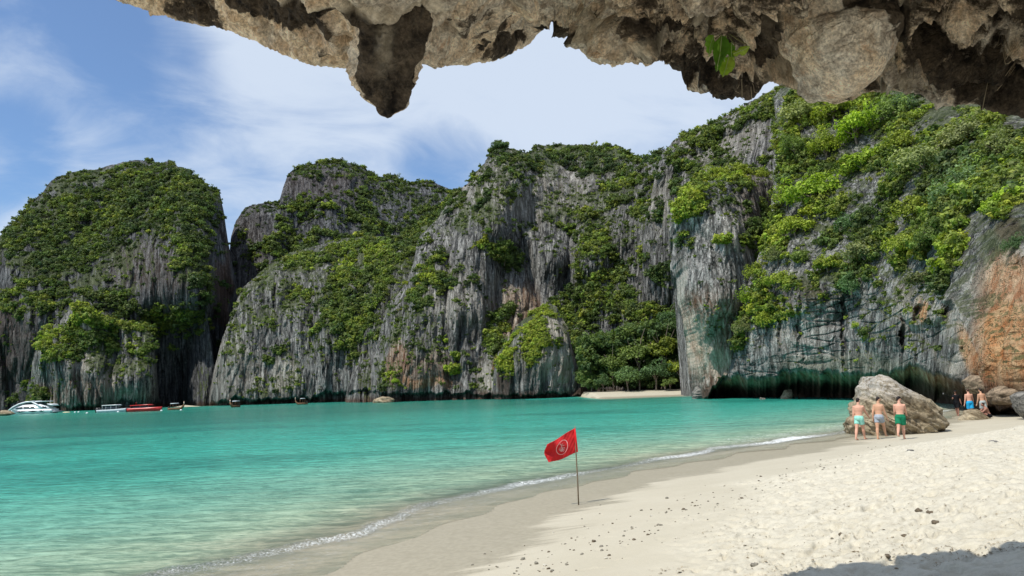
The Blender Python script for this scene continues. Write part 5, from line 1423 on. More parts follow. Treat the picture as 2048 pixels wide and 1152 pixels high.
def person(loc, heading, H, label, skin, trunks, hair, legs=((12, 6), (-14, 12)), arms=((-6, 8, 12), (8, 14, 18)), lean=4, twist=0, head=(0, 0), shirt=None, cap=None, seated=False, tlen=0.34, hold=None, tight=0.0):
    """legs: (hip flexion, knee bend) left, right; arms: (swing forward, abduction, elbow bend) left, right; faces local +Y"""
    S = H / 1.75
    R = math.radians
    t = thing('person', loc, heading, label=label, cat='person')
    pelvis = Vector((0, 0, 0.94 if not seated else 0.16))
    up = Matrix.Rotation(R(-lean), 3, 'X') @ Vector((0, 0, 1))
    if seated: up = Matrix.Rotation(R(-22), 3, 'X') @ Vector((0, 0, 1))
    lat = Matrix.Rotation(R(twist), 3, 'Z') @ Vector((1, 0, 0))
    fwd = Vector((0, 0, 1)).cross(lat)
    ch = pelvis + up * 0.34; sh = pelvis + up * 0.49; nk = pelvis + up * 0.56
    b = MB()
    b.tube([pelvis - up * .06, pelvis + up * .03, pelvis + up * .13, pelvis + up * .24, ch, pelvis + up * .43, sh, pelvis + up * .525, nk],
           [.135, .165, .142, .148, .172, .185, .170, .10, .06], 20,
           flat=[(1.05, .8), (1.05, .78), (1.0, .74), (1.03, .72), (1.08, .72), (1.10, .66), (1.05, .58), (1, .75), (1, 1)], lat=lat)
    b.tube([sh + up * .02, nk + up * .03, nk + up * .09 + fwd * .012], [.075, .058, .056], 12)
    hc = nk + up * .165 + fwd * .03
    ht = Matrix.Rotation(R(head[0]), 3, 'Z')
    hf = ht @ fwd; hl = ht @ lat
    # head: skull, face wedge, nose, ears
    b.ball(hc + Vector((0, 0, .012)), (.074, .092, .102), 18, 14)
    b.tube([hc - hf * .01 + Vector((0, 0, -.02)), hc + hf * .045 + Vector((0, 0, -.075))], [.066, .042], 12)
    b.tube([hc + hf * .075 + Vector((0, 0, .01)), hc + hf * .104 + Vector((0, 0, -.028))], [.012, .017], 8)
    for s_ in (-1, 1):
        b.ball(hc + hl * (.076 * s_) - hf * .005 + Vector((0, 0, -.008)), (.012, .02, .032), 8, 6)
        b.ball(hc + hf * .078 + hl * (.03 * s_) + Vector((0, 0, .012)), (.013, .01, .01), 8, 6)
    b.tube([hc + hf * .086 + hl * .024 + Vector((0, 0, -.058)), hc + hf * .09 + Vector((0, 0, -.056)), hc + hf * .086 - hl * .024 + Vector((0, 0, -.058))], .008, 6)
    sho = MB()                                  # clothes share the limb lines
    for s_, (sw, ab, el) in zip((-1, 1), arms):
        s0 = sh - up * .025 + lat * (.175 * s_)
        rot = Matrix.Rotation(R(-ab * s_), 3, fwd) @ Matrix.Rotation(R(sw), 3, lat)
        d1 = rot @ Vector((0, 0, -1))
        d2 = Matrix.Rotation(R(el), 3, lat) @ d1
        e = s0 + d1 * .30; w = e + d2 * .26
        b.tube([s0 - lat * (.06 * s_), s0, s0 + d1 * .08, s0 + d1 * .17, e], [.064, .068, .060, .052, .043], 12)
        b.tube([e - d1 * .02, e + d2 * .07, e + d2 * .16, w], [.043, .046, .038, .029], 12)
        d3 = (d2 * .95 + fwd * .18).normalized(); side = lat * s_
        pn = d3.cross(fwd).normalized()
        pc = w + d3 * .05
        b.tube([w, w + d3 * .04, w + d3 * .095], [.027, .037, .036], 10, flat=(1.15, .5), lat=fwd)
        for q, L_ in zip((-.036, -.012, .012, .036), (.062, .078, .084, .070)):
            k0 = w + d3 * .09 + fwd * q
            k1 = k0 + d3 * (L_ * .55); k2 = k1 + (d3 * .8 - side * .6).normalized() * (L_ * .5)
            b.tube([k0 - d3 * .01, k1, k2], [.0115, .0105, .009], 6)
        k0 = w + d3 * .03 + fwd * .03
        b.tube([k0, k0 + (d3 * .6 + fwd * .7).normalized() * .04, k0 + (d3 * .9 + fwd * .4 - side * .2).normalized() * .08], [.014, .012, .010], 6)
        if shirt: sho.tube([s0 - lat * (.07 * s_), s0, s0 + d1 * .10, s0 + d1 * .2], [.072, .078, .070, .068], 14)
        if hold and s_ == hold: held = w + d3 * .1
    tr = MB()
    tr.tube([pelvis - up * .10, pelvis - up * .02, pelvis + up * .045, pelvis + up * .10], [.150, .183, .172, .158 if not tight else .150], 22, flat=[(1.06, .85), (1.06, .84), (1.05, .8), (1.03, .78)], lat=lat)
    for s_, (hf_, kb) in zip((-1, 1), legs):
        h0 = pelvis + Vector((.088 * s_, 0, -.03))
        out = Matrix.Rotation(R(3.5 * s_), 3, 'Y')
        d1 = Matrix.Rotation(R(hf_), 3, 'X') @ (out @ Vector((0, 0, -1))) if not seated else Matrix.Rotation(R(hf_), 3, 'X') @ Vector((.12 * s_, 0, -1)).normalized()
        d2 = Matrix.Rotation(R(-kb), 3, 'X') @ d1
        kn = h0 + d1 * .43; an = kn + d2 * .41
        b.tube([h0 + Vector((0, 0, .05)), h0, h0 + d1 * .12, h0 + d1 * .28, kn], [.098, .104, .096, .080, .062], 16)
        b.tube([kn - d1 * .03, kn, kn + d2 * .10 - fwd * .012, kn + d2 * .20 - fwd * .008, kn + d2 * .32, an], [.060, .058, .064, .058, .043, .038], 14)
        fd = Vector((d2.x * .1, 1, 0)).normalized()
        pt = 0.0 if hf_ > 0 or seated else 0.35
        fd = (fd - Vector((0, 0, 1)) * pt * .6).normalized()
        b.tube([an - Vector((0, .035, .03)), an + fd * .03 - Vector((0, 0, .032)), an + fd * .10 - Vector((0, 0, .043)), an + fd * .17 - Vector((0, 0, .055)), an + fd * .205 - Vector((0, 0, .058))], [.034, .040, .040, .036, .018], 12, flat=[(.95, 1), (1, .95), (1.1, .7), (1.15, .5), (1.1, .5)], lat=lat)
        ext = .012 if tight else .026
        tr.tube([h0 + Vector((0, 0, .05)), h0 + d1 * .02, h0 + d1 * (tlen * .55), h0 + d1 * tlen], [.094 + ext, .100 + ext, .092 + ext, .086 + ext * 1.3], 18)
    bo = b.build('body', skin, t)
    md = bo.modifiers.new('surface', 'REMESH'); md.mode = 'VOXEL'; md.voxel_size = 0.0095; md.use_smooth_shade = True
    m2 = bo.modifiers.new('soften', 'SMOOTH'); m2.factor = 0.5; m2.iterations = 3
    to = tr.build('swim_trunks' if not shirt else 'shorts', trunks, t)
    md = to.modifiers.new('surface', 'REMESH'); md.mode = 'VOXEL'; md.voxel_size = 0.011; md.use_smooth_shade = True
    m2 = to.modifiers.new('soften', 'SMOOTH'); m2.factor = 0.5; m2.iterations = 3
    hm = MB(); hm.ball(hc + Vector((0, 0, .030)) - hf * .014, (.080, .092, .093), 18, 12); hm.ball(hc - hf * .035 + Vector((0, 0, -.005)), (.068, .062, .078), 16, 10)
    ho = hm.build('hair', hair, t)
    md = ho.modifiers.new('surface', 'REMESH'); md.mode = 'VOXEL'; md.voxel_size = 0.009; md.use_smooth_shade = True
    if cap:
        cm = MB(); rings = []
        for i in range(7):
            f = i / 6 * math.pi / 2
            rings.append([hc + Vector((0, 0, .035)) + Vector((.089 * math.cos(f) * math.cos(a), .100 * math.cos(f) * math.sin(a), .082 * math.sin(f))) for a in [j * math.pi / 9 for j in range(18)]])
        cm.loft(rings); co = cm.build('cap', cap, t)
        cm = MB()
        r1 = [hc + Vector((0, 0, .04)) + hf * .075 + hl * (x * .062) + hf * (.03 * (1 - x * x)) for x in (-1, -.5, 0, .5, 1)]
        r2 = [hc + Vector((0, 0, .022)) + hf * .085 + hl * (x * .055) + hf * (.09 * (1 - x * x * .8)) for x in (-1, -.5, 0, .5, 1)]
        cm.loft([r1, r2, [p - Vector((0, 0, .006)) for p in r2], [p - Vector((0, 0, .006)) for p in r1]], closed=False, caps=False)
        cm.build('brim', cap, co)
    if shirt:
        sho.tube([pelvis + up * .0, pelvis + up * .1, pelvis + up * .24, ch, pelvis + up * .43, sh + up * .01, pelvis + up * .53], [.175, .165, .168, .188, .198, .185, .10], 20,
                 flat=[(1.05, .82), (1.0, .8), (1.03, .8), (1.08, .78), (1.10, .72), (1.05, .66), (1, .8)], lat=lat)
        s2 = sho.build('shirt', shirt, t)
        md = s2.modifiers.new('surface', 'REMESH'); md.mode = 'VOXEL'; md.voxel_size = 0.011; md.use_smooth_shade = True
    t.scale = (S, S, S)
    return t, (held if hold else None)


def lowest(legs):
    """height of the lower ankle below the pelvis, to set the feet on the sand"""
    r = []
    for hf_, kb in legs:
        r.append(.03 + .43 * math.cos(math.radians(hf_)) + .41 * math.cos(math.radians(hf_ - kb)))
    return max(r)


def stand(px, py, top, heading_deg, label, D=None, **kw):
    p = px_gz(px, py) if D is None else None
    if D is not None:
        q = P_at(np.array(float(px)), np.array(700.), np.array(float(D))); p = np.array([q[0], q[1], float(ground_z(q[0], q[1]))])
    x, y = p[0], p[1]
    z = float(sand_z(x, y)[0]) if y < 74 else p[2]
    H = (py - top) / FPX * p[1] * 1.01 if D is None else kw.pop('H')
    H = min(max(H, 1.62), 1.86)
    legs = kw.get('legs', ((12, 6), (-14, 12)))
    dz = (lowest(legs) + .085 - 0.94) * H / 1.75
    return person((x, y, z + dz - 0.012), math.radians(heading_deg), H, label, **kw)


T_MINT = cloth_mat('mint_cloth', (0.28, 0.62, 0.52)); T_GREY = cloth_mat('grey_blue_cloth', (0.33, 0.37, 0.42)); T_GREEN = cloth_mat('green_cloth', (0.012, 0.17, 0.085))
T_BLUE = cloth_mat('blue_cloth', (0.02, 0.33, 0.62)); T_PALE = cloth_mat('pale_grey_cloth', (0.36, 0.40, 0.39)); T_BLACK = cloth_mat('black_cloth', (0.012, 0.012, 0.014))
stand(1722, 880, 799, -52, 'man in mint green swim trunks, leftmost of the three men walking to the boulder', skin=SKIN_PINK, trunks=T_MINT, hair=HAIR, legs=((-20, 6), (20, 4)), arms=((-6, 6, 10), (30, 14, 16)), twist=14, head=(-24, 0), tlen=.24, tight=1)
stand(1762, 878, 797, -50, 'man in grey blue swim trunks walking between two others in front of the boulder', skin=SKIN_TAN, trunks=T_GREY, hair=HAIR, legs=((-12, 4), (34, 12)), arms=((-24, 4, 24), (16, 6, 6)), twist=-6, head=(-30, 0), tlen=.22, tight=1, lean=6)
stand(1805, 879, 797, -40, 'man in dark green shorts and black cap, rightmost of the three by the boulder', skin=SKIN_PINK, trunks=T_GREEN, hair=HAIR, legs=((-24, 26), (12, 3)), arms=((10, 5, 50), (34, 6, 24)), twist=10, head=(-55, 0), tlen=.30, cap=T_BLACK, lean=5)
stand(1927, 0, 0, -4, 'man in bright blue swim shorts walking towards the cave', D=45.6, H=1.74, skin=SKIN_PINK, trunks=T_BLUE, hair=HAIR_B, legs=((8, 4), (-8, 8)), arms=((-4, 12, 8), (6, 12, 10)), tlen=.34)
stand(1953, 0, 0, 6, 'man in pale grey swim shorts at the right of the man in blue', D=45.0, H=1.72, skin=SKIN_TAN, trunks=T_PALE, hair=HAIR, legs=((10, 6), (-12, 10)), arms=((4, 10, 10), (-8, 12, 10)), tlen=.34, head=(20, 0), lean=8)
pm, hd = stand(1901, 0, 0, 150, 'person in black shirt and cap standing at the shaded cave mouth with a stick', D=49.0, H=1.62, skin=SKIN_DARK, trunks=T_BLACK, hair=HAIR, legs=((6, 2), (-6, 4)), arms=((-4, 10, 10), (38, 8, 60)), shirt=T_BLACK, cap=T_BLACK, tlen=.36, hold=1)
sp = thing('selfie_stick', tuple(pm.matrix_basis @ hd), label='thin stick held out by the person in black at the cave mouth', cat='stick')
mb = MB(); mb.tube([(0.12, 0, -.05), (-.5, 0, .28)], .012, 6); mb.build('rod', T_BLACK, sp)
mb = MB(); mb.box((-.56, -.01, .26), (-.49, .01, .38)); mb.build('phone', plain('phone_case', (.16, .16, .16), .5), sp)
q = P_at(np.array(1977.), np.array(815.), np.array(44.2)); q[2] = float(ground_z(q[0], q[1]))
person((q[0], q[1], q[2] + 0.0), math.radians(75), 1.7, 'sunburnt person sitting on the sand under the rock ledge at the right', SKIN_DARK, T_BLACK, HAIR, legs=((118, 108), (100, 92)), arms=((50, 10, 40), (60, 10, 30)), seated=True, tlen=.2, head=(0, 0))

# ------------------------------------------------------------------ red flag
fb = px_gz(1157, 1010); FD = fb[1]
ft = P_at(np.array(1150.), np.array(852.), np.array(FD - 0.05))
fl = thing('warning_flag', (fb[0], fb[1], fb[2]), label='red flag with pale round emblem on a thin pole in wet sand', cat='flag')
off = Vector(fb)
mb = MB(); tp = Vector(ft) - off
mb.tube([Vector((0, 0, -.25)), tp * .33 + Vector((.006, 0, 0)), tp * .66 + Vector((-.004, 0, 0)), tp], [.0165, .0155, .014, .011], 10)
mb.build('pole', plain('bamboo_pole', (0.17, 0.13, 0.085), 0.8, .2, .3, 20), fl)
C4 = [np.array(P_at(np.array(float(a)), np.array(float(b)), np.array(float(d)))) for a, b, d in ((1149, 857, FD - .06), (1154, 904, FD - .03), (1091, 891, FD - .16), (1094, 927, FD - .10))]


def flag_pt(u, v):
    """u from the pole to the fly end, v from top to bottom"""
    u = np.asarray(u, float); v = np.asarray(v, float)
    p = (C4[0] * (1 - v)[..., None] + C4[1] * v[..., None]) * (1 - u)[..., None] + (C4[2] * (1 - v)[..., None] + C4[3] * v[..., None]) * u[..., None]
    up = np.zeros(p.shape)
    up[..., 2] = 0.022 * np.sin(u * 7 + 1) * u - .03 * np.sin(np.pi * v) * 0 + .025 * np.sin(np.pi * u) * (v - .2) * -1
    up[..., 0] = 0.040 * u * np.sin(v * 5.2 + 2.2) * (u ** 2)
    up[..., 1] = 0.055 * np.sin(u * 5.5 + v * 4.5) * (u ** .7) + 0.022 * np.sin(u * 13 - v * 7) * u + .016 * np.sin(v * 11 + u * 3) * u + .012 * np.abs(np.sin(u * 9 + v * 6.5)) + .008 * np.abs(np.sin(u * 21 - v * 13)) + .03 * np.abs(np.sin((u * .9 + v * 1.1) * 4.0)) * u
    return p + up


U, Vv = np.meshgrid(np.linspace(0, 1, 60), np.linspace(0, 1, 44))
red = plain('red_cloth', (0.62, 0.016, 0.022), .75, .15, .08, 30, bump=.15)
fm, tt_, bb_, oo_ = MAT('thin_red_cloth')
bb_.inputs['Base Color'].default_value = (0.58, 0.026, 0.03, 1); bb_.inputs['Roughness'].default_value = .75
trn = N(tt_, 'ShaderNodeBsdfTranslucent'); trn.inputs[0].default_value = (0.8, 0.03, 0.03, 1)
mxn = N(tt_, 'ShaderNodeMixShader'); mxn.inputs[0].default_value = .3
tt_.links.new(bb_.outputs[0], mxn.inputs[1]); tt_.links.new(trn.outputs[0], mxn.inputs[2]); tt_.links.new(mxn.outputs[0], oo_.inputs[0])
FP = flag_pt(U, Vv) - fb
me = mesh_from('cloth', FP, grid_faces(*U.shape), True, fm)
cl_ = obj('cloth', me, fl)
sd = cl_.modifiers.new('thickness', 'SOLIDIFY'); sd.thickness = 0.0012
# sleeve round the pole
mb = MB(); mb.tube([Vector(C4[0] - fb) + Vector((.003, 0, .0)), Vector((C4[0] + C4[1]) / 2 - fb) + Vector((.004, 0, 0)), Vector(C4[1] - fb) + Vector((.003, 0, 0))], .021, 12)
mb.build('sleeve', red, fl)
em = MB()


def stroke(pts, w):
    """flat ribbon lying on the cloth"""
    a = np.array(pts, float); d = np.gradient(a, axis=0); d /= np.linalg.norm(d, axis=1)[:, None] + 1e-9
    nn = np.stack([-d[:, 1], d[:, 0]], 1) * w
    for o_ in (-0.0045,):
        l = flag_pt((a + nn)[:, 0], (a + nn)[:, 1] * 1.0) - fb; r = flag_pt((a - nn)[:, 0], (a - nn)[:, 1]) - fb
        l[:, 1] += o_; r[:, 1] += o_
        l2 = l.copy(); r2 = r.copy(); l2[:, 1] += .0012; r2[:, 1] += .0012
        em.loft([[tuple(l[i]), tuple(r[i]), tuple(r2[i]), tuple(l2[i])] for i in range(len(l))])


ec, er, ev = (.46, .50), .185, .30
ring = [(ec[0] + er * math.cos(k), ec[1] + ev * math.sin(k)) for k in np.linspace(0, 2 * math.pi, 49)]
stroke(ring, .008)
for pts in ([(-.10, .55), (.0, .1), (.12, -.35)], [(-.35, .62), (-.15, .25), (.05, .02)], [(-.18, .70), (.05, .35), (.22, .05)], [(.10, .62), (.2, .3), (.3, .12)], [(-.45, -.15), (-.1, -.28), (.2, -.05), (.5, -.1)],
            [(.12, -.35), (.2, -.6), (.38, -.72)], [(.12, -.35), (-.1, -.55)], [(-.5, .35), (-.3, .12), (-.05, .05)], [(.25, .5), (.42, .2), (.55, .05)]):
    a = np.array([(ec[0] + er * p[0], ec[1] + ev * p[1]) for p in pts]); k = np.linspace(0, len(a) - 1, 12)
    stroke(np.stack([np.interp(k, np.arange(len(a)), a[:, 0]), np.interp(k, np.arange(len(a)), a[:, 1])], 1), .008)
em.build('emblem', plain('white_print', (0.68, 0.42, 0.40), .8), cl_)

# ------------------------------------------------------------------ boats
WHITE = plain('white_gelcoat', (0.74, 0.76, 0.78), .3, .5, .05, 2); GLASS = plain('dark_glass', (0.012, 0.018, 0.025), .12, .6); REDP = plain('red_gelcoat', (0.55, 0.035, 0.03), .35, .5, .1, 1.5)
GREYP = plain('grey_deck', (0.30, 0.32, 0.34), .6, .3, .1, 3); BLACKP = plain('black_motor', (0.02, 0.02, 0.022), .4, .4); WOOD = plain('boat_wood', (0.20, 0.11, 0.06), .7, .2, .3, 4); PALEC = plain('pale_canopy', (0.52, 0.58, 0.62), .7, .2, .1, 2)


def hull(L, B, zb, zs, rake=.06, n=22, dead=.35, sheer=0.0, stern=1.0):
    """bow towards -x"""
    m_ = MB(); rings = []
    for i in range(n + 1):
        s_ = i / n; x = -L / 2 + L * s_
        w = B / 2 * (1 - (1 - min(s_ / .45, 1)) ** 2.0) ** .6 if s_ < .45 else B / 2 * (1 - .12 * ((s_ - .45) / .55))
        w = max(w, .03)
        top = zs + sheer * (1 - s_) ** 2.5; kz = zb * min(1, .25 + s_ * 3)
        xo = rake * L * (1 - min(1, s_ * 4)) 
        rings.append([(x, 0 - w, top), (x + xo * .4, -w * .96, top * .45), (x + xo, -w * .62, kz * dead), (x + xo, 0, kz), (x + xo, w * .62, kz * dead), (x + xo * .4, w * .96, top * .45), (x, w, top), (x, 0, top + .02)])
    return m_.loft(rings)


def posts(par, mat, xs, yb_, z0, z1):
    src = None
    for xv in xs:
        for yv in (-yb_, yb_):
            if src is None:
                m_ = MB(); m_.tube([(0, 0, 0), (0, 0, z1 - z0)], .04, 6); src = m_.build('canopy_post', mat, par); o = src
            else:
                o = src.copy(); link(o, par)
            o.location = (xv, yv, z0)


def boat(name, px, py_w, D, rz, label, cat='boat'):
    p = P_at(np.array(float(px)), np.array(float(py_w)), np.array(float(D)))
    return thing(name, (p[0], p[1], 0.0), math.radians(rz), label=label, cat=cat)


# white yacht, bow to the left
Dy = float(on_z(66, 827.5)[1]); k_ = Dy / FPX
y_ = boat('yacht', 66, 826, Dy, 2, 'large white motor yacht with sweeping arch roof moored below the left crag', 'yacht')
hull(14.6, 4.4, -.7, 1.35, .015, sheer=.25).build('hull', WHITE, y_)
X_ = lambda p: (p - 66) * k_
Zl = lambda v: (826 - v) * k_ + .1
prof = [(X_(27), Zl(818)), (X_(34), Zl(814.5)), (X_(42), Zl(811)), (X_(52), Zl(808.5)), (X_(86), Zl(808.5)), (X_(98), Zl(813)), (X_(108), Zl(818.5))]
MB().prism(prof, -1.9, 1.9, .04).build('cabin', WHITE, y_)
cab = [(X_(50), Zl(808.6)), (X_(54), Zl(805.5)), (X_(62), Zl(803.8)), (X_(84), Zl(804)), (X_(92), Zl(808.6))]
MB().prism(cab, -1.55, 1.55, .04).build('upper_window', GLASS, y_)
rf = [(X_(56), Zl(804.0)), (X_(66), Zl(802.4)), (X_(98), Zl(802.2)), (X_(98), Zl(803.8)), (X_(66), Zl(804.2))]
MB().prism(rf, -1.9, 1.9, .02).build('roof', WHITE, y_)
for s_ in (-1.93, 1.93):
    m_ = MB(); m_.tube([(X_(25), s_, Zl(819)), (X_(33), s_, Zl(812.5)), (X_(45), s_, Zl(806.5)), (X_(58), s_, Zl(803.3)), (X_(75), s_, Zl(802.6))], .24, 8); m_.build('arch', WHITE, y_)
    m_ = MB(); m_.tube([(X_(70), s_, Zl(803)), (X_(80), s_, Zl(809)), (X_(90), s_, Zl(816))], .26, 8); m_.build('arch', WHITE, y_)
    yy_ = s_ * 1.0
    m_ = MB(); m_.prism([(X_(38), Zl(816)), (X_(41), Zl(814)), (X_(47), Zl(812.8)), (X_(52), Zl(812.8)), (X_(52), Zl(816))], yy_ - .05, yy_ + .05, 0).build('window', GLASS, y_)
    m_ = MB(); m_.prism([(X_(54), Zl(812.8)), (X_(74), Zl(812.8)), (X_(76), Zl(816)), (X_(54), Zl(816))], yy_ - .05, yy_ + .05, 0).build('window', GLASS, y_)
    m_ = MB(); m_.prism([(X_(90), Zl(812.5)), (X_(97), Zl(813.5)), (X_(99), Zl(816)), (X_(91), Zl(816))], yy_ - .05, yy_ + .05, 0).build('window', GLASS, y_)
    for a_, b_ in ((36, 60), (64, 82), (84, 95)):
        c_ = (a_ + b_) / 2
        m_ = MB(); m_.prism([(X_(a_), Zl(821.5)), (X_(c_), Zl(820.2)), (X_(b_), Zl(821.5)), (X_(c_), Zl(823.3))], s_ * 1.12 - .06, s_ * 1.12 + .06, 0).build('porthole', GLASS, y_)
m_ = MB(); m_.box((X_(105), -1.8, .25), (X_(117), 1.8, .75)); m_.build('stern_platform', GREYP, y_)
m_ = MB(); m_.tube([(X_(104), -1.7, .7), (X_(104), -1.7, 2.0)], .05, 6)
for px_i in (104, 110, 116):
    mm_ = MB(); mm_.tube([(X_(px_i), -1.7, .7), (X_(px_i), -1.7, 2.0)], .05, 6); mm_.build('rail_post', BLACKP, y_)
m_ = MB()
m_.tube([(X_(100), -1.7, 2.6), (X_(108), -1.7, 2.0), (X_(117), -1.7, 2.0)], .06, 6); m_.build('railing', BLACKP, y_)
MB().prism([(X_(98), Zl(807.5)), (X_(108), Zl(809)), (X_(111), Zl(812)), (X_(109), Zl(812.5)), (X_(100), Zl(810))], -1.7, 1.7).build('aft_awning', WHITE, y_)
m_ = MB(); m_.tube([(X_(80), 0, Zl(803)), (X_(80), 0, Zl(797.5))], .06, 6); m_.tube([(X_(78), 0, Zl(800)), (X_(83), 0, Zl(800))], .05, 6); m_.build('mast', BLACKP, y_)

# pale speedboat
Ds = float(on_z(228, 824.2)[1]); k_ = Ds / FPX
s1 = boat('speedboat', 228, 823, Ds, 176, 'pale grey speedboat with white canopy between the yacht and the red boat')
hull(9.2, 2.8, -.4, .75, .03, sheer=.35).build('hull', PALEC, s1)
MB().prism([(-2.2, .8), (-1.6, 1.5), (-1.0, 1.95), (2.4, 1.95), (2.9, .8)], -1.1, 1.1, .02).build('cabin', GLASS, s1)
MB().prism([(-1.8, 1.9), (-1.2, 2.15), (3.0, 2.1), (3.0, 1.92), (-1.2, 1.92)], -1.3, 1.3, .02).build('canopy', WHITE, s1)
for yv in (-.5, .5):
    MB().prism([(4.3, -.2), (4.3, 1.3), (4.9, 1.45), (5.3, 1.0), (5.1, -.3)], yv - .25, yv + .25).build('outboard_motor', BLACKP, s1)
posts(s1, WHITE, (-1.3, .3, 1.8, 2.9), 1.1, .7, 1.95)
# red speedboat
s2 = boat('speedboat', 291, 821.5, float(on_z(291, 822.6)[1]), 178, 'long red speedboat with red canopy moored under the left mountain')
hull(11.0, 3.0, -.45, 1.05, .02, sheer=.25).build('hull', REDP, s2)
MB().prism([(-2.6, 1.05), (-1.9, 1.5), (-1.2, 1.85), (4.2, 1.75), (4.6, 1.0)], -1.15, 1.15, .02).build('cabin', GLASS, s2)
MB().prism([(-2.4, 1.8), (-1.4, 2.15), (4.6, 2.0), (4.6, 1.8), (-1.2, 1.85)], -1.35, 1.35, .02).build('canopy', REDP, s2)
for s_ in (-1, 1):
    MB().prism([(-4.2, .78), (4.6, .62), (4.6, .74), (-4.2, .92)], s_ * 1.44 - .04, s_ * 1.44 + .04).build('stripe', plain('dark_red_stripe', (.2, .01, .01), .4), s2)
for yv in (-.8, 0, .8): MB().prism([(5.2, -.2), (5.2, 1.2), (5.8, 1.35), (6.1, 1.0), (5.9, -.3)], yv - .22, yv + .22).build('outboard_motor', BLACKP, s2)
s2.scale = (.86, .86, .9)
posts(s2, REDP, (-1.5, 1.2, 4.3), 1.15, 1.0, 1.9)
m_ = MB(); m_.tube([(3.2, 0, 2.0), (3.2, 0, 3.0)], .03, 6); m_.build('antenna', REDP, s2)


def longtail(px, py, D, rz, L, label, canopy=True, man=False):
    b_ = boat('longtail_boat', px, py, D, rz, label)
    m_ = MB(); rings = []
    for i in range(17):
        s_ = i / 16; x = -L / 2 + L * s_; w = .75 * math.sin(math.pi * min(max(s_ * .9 + .06, 0), 1)) ** .7
        up_ = 1.5 * max(0, .25 - s_) ** 1.6 * 9 ** .9 * .9
        rings.append([(x, -w, .55 + up_), (x, -w * .8, .1 + up_), (x, 0, -.25 + up_), (x, w * .8, .1 + up_), (x, w, .55 + up_), (x, 0, .45 + up_)])
    m_.loft(rings).build('hull', WOOD, b_)
    if canopy:
        MB().prism([(-L * .12, 1.75), (-L * .05, 1.95), (L * .25, 1.95), (L * .3, 1.75)], -.85, .85).build('canopy', PALEC, b_)
        posts(b_, WOOD, (-L * .1, L * .1, L * .28), .65, .5, 1.8)
    MB().prism([(-L * .52, 1.6), (-L * .50, 2.3), (-L * .47, 2.3), (-L * .46, 1.5)], -.12, .12).build('prow', plain('prow_cloth', (.55, .42, .34), .8), b_)
    m_ = MB(); m_.box((L * .40, -.2, .6), (L * .47, .2, 1.0)); m_.tube([(L * .44, 0, .85), (L * .56, 0, .3)], .04, 6); m_.build('engine', BLACKP, b_)
    return b_


longtail(352, 818, float(on_z(352, 819.5)[1]), 178, 4.8, 'longtail boat with pale canopy right of the red speedboat')
longtail(470, 813.5, float(on_z(470, 814.5)[1]), 62, 3.8, 'small dark boat seen end on before the undercut ridge')
longtail(603, 806.8, float(on_z(603, 809)[1]), 10, 3.8, 'small longtail boat under the dark undercut of the middle ridge')
# bathing raft and float markers
for i, (a, b, D_) in enumerate(((133, 824.6, 240), (150, 824.3, 246), (157, 824.0, 246), (174, 826, 232), (236, 823.5, 246), (257, 822.3, 250), (277, 822, 250), (362, 820, 258), (323, 821, 255))):
    p = on_z(a, b + .6)
    m_ = MB(); m_.ball((0, 0, .05), (.32 if i else 1.3, .32 if i else .6, .24), 12, 8)
    m_.build('float', WHITE if i else plain('raft_cloth', (.6, .5, .32), .7), label='white mooring float on the dark water by the boats' if i else 'low sandy coloured raft just right of the yacht', cat='buoy' if i else 'raft', group='white floats by the boats' if i else None).location = (p[0], p[1], 0)

# ------------------------------------------------------------------ hanging plant in the overhang
_r = (np.abs(x - 1450) < 60) & (y > 60) & (y < 155)
DP = float(np.percentile(PO[..., 1][_r], 4)) - 0.10 - 4.0
pp = P_at(np.array(1447.), np.array(72.), np.array(4.05 + DP))
hp = thing('hanging_plant', tuple(pp), label='broad leaved green plant hanging from a pocket in the overhang rock', cat='plant')
LF1 = plain('plant_leaf', (0.08, 0.19, 0.022), .4, .5, .3, 18); LF3 = plain('pale_leaf', (0.22, 0.40, 0.06), .4, .5, .3, 18); LF2 = plain('yellowed_leaf', (0.36, 0.44, 0.06), .5, .4, .25, 25)
for mm in (LF1, LF2, LF3):
    t_ = mm.node_tree; b_ = [n_ for n_ in t_.nodes if n_.type == 'BSDF_PRINCIPLED'][0]; o_ = [n_ for n_ in t_.nodes if n_.type == 'OUTPUT_MATERIAL'][0]
    tr_ = N(t_, 'ShaderNodeBsdfTranslucent'); tr_.inputs[0].default_value = (0.45, 0.70, 0.08, 1); mx_ = N(t_, 'ShaderNodeMixShader'); mx_.inputs[0].default_value = .45
    t_.links.new(b_.outputs[0], mx_.inputs[1]); t_.links.new(tr_.outputs[0], mx_.inputs[2]); t_.links.new(mx_.outputs[0], o_.inputs[0])


PRIB = plain('leaf_rib', (.42, .50, .22), .6)


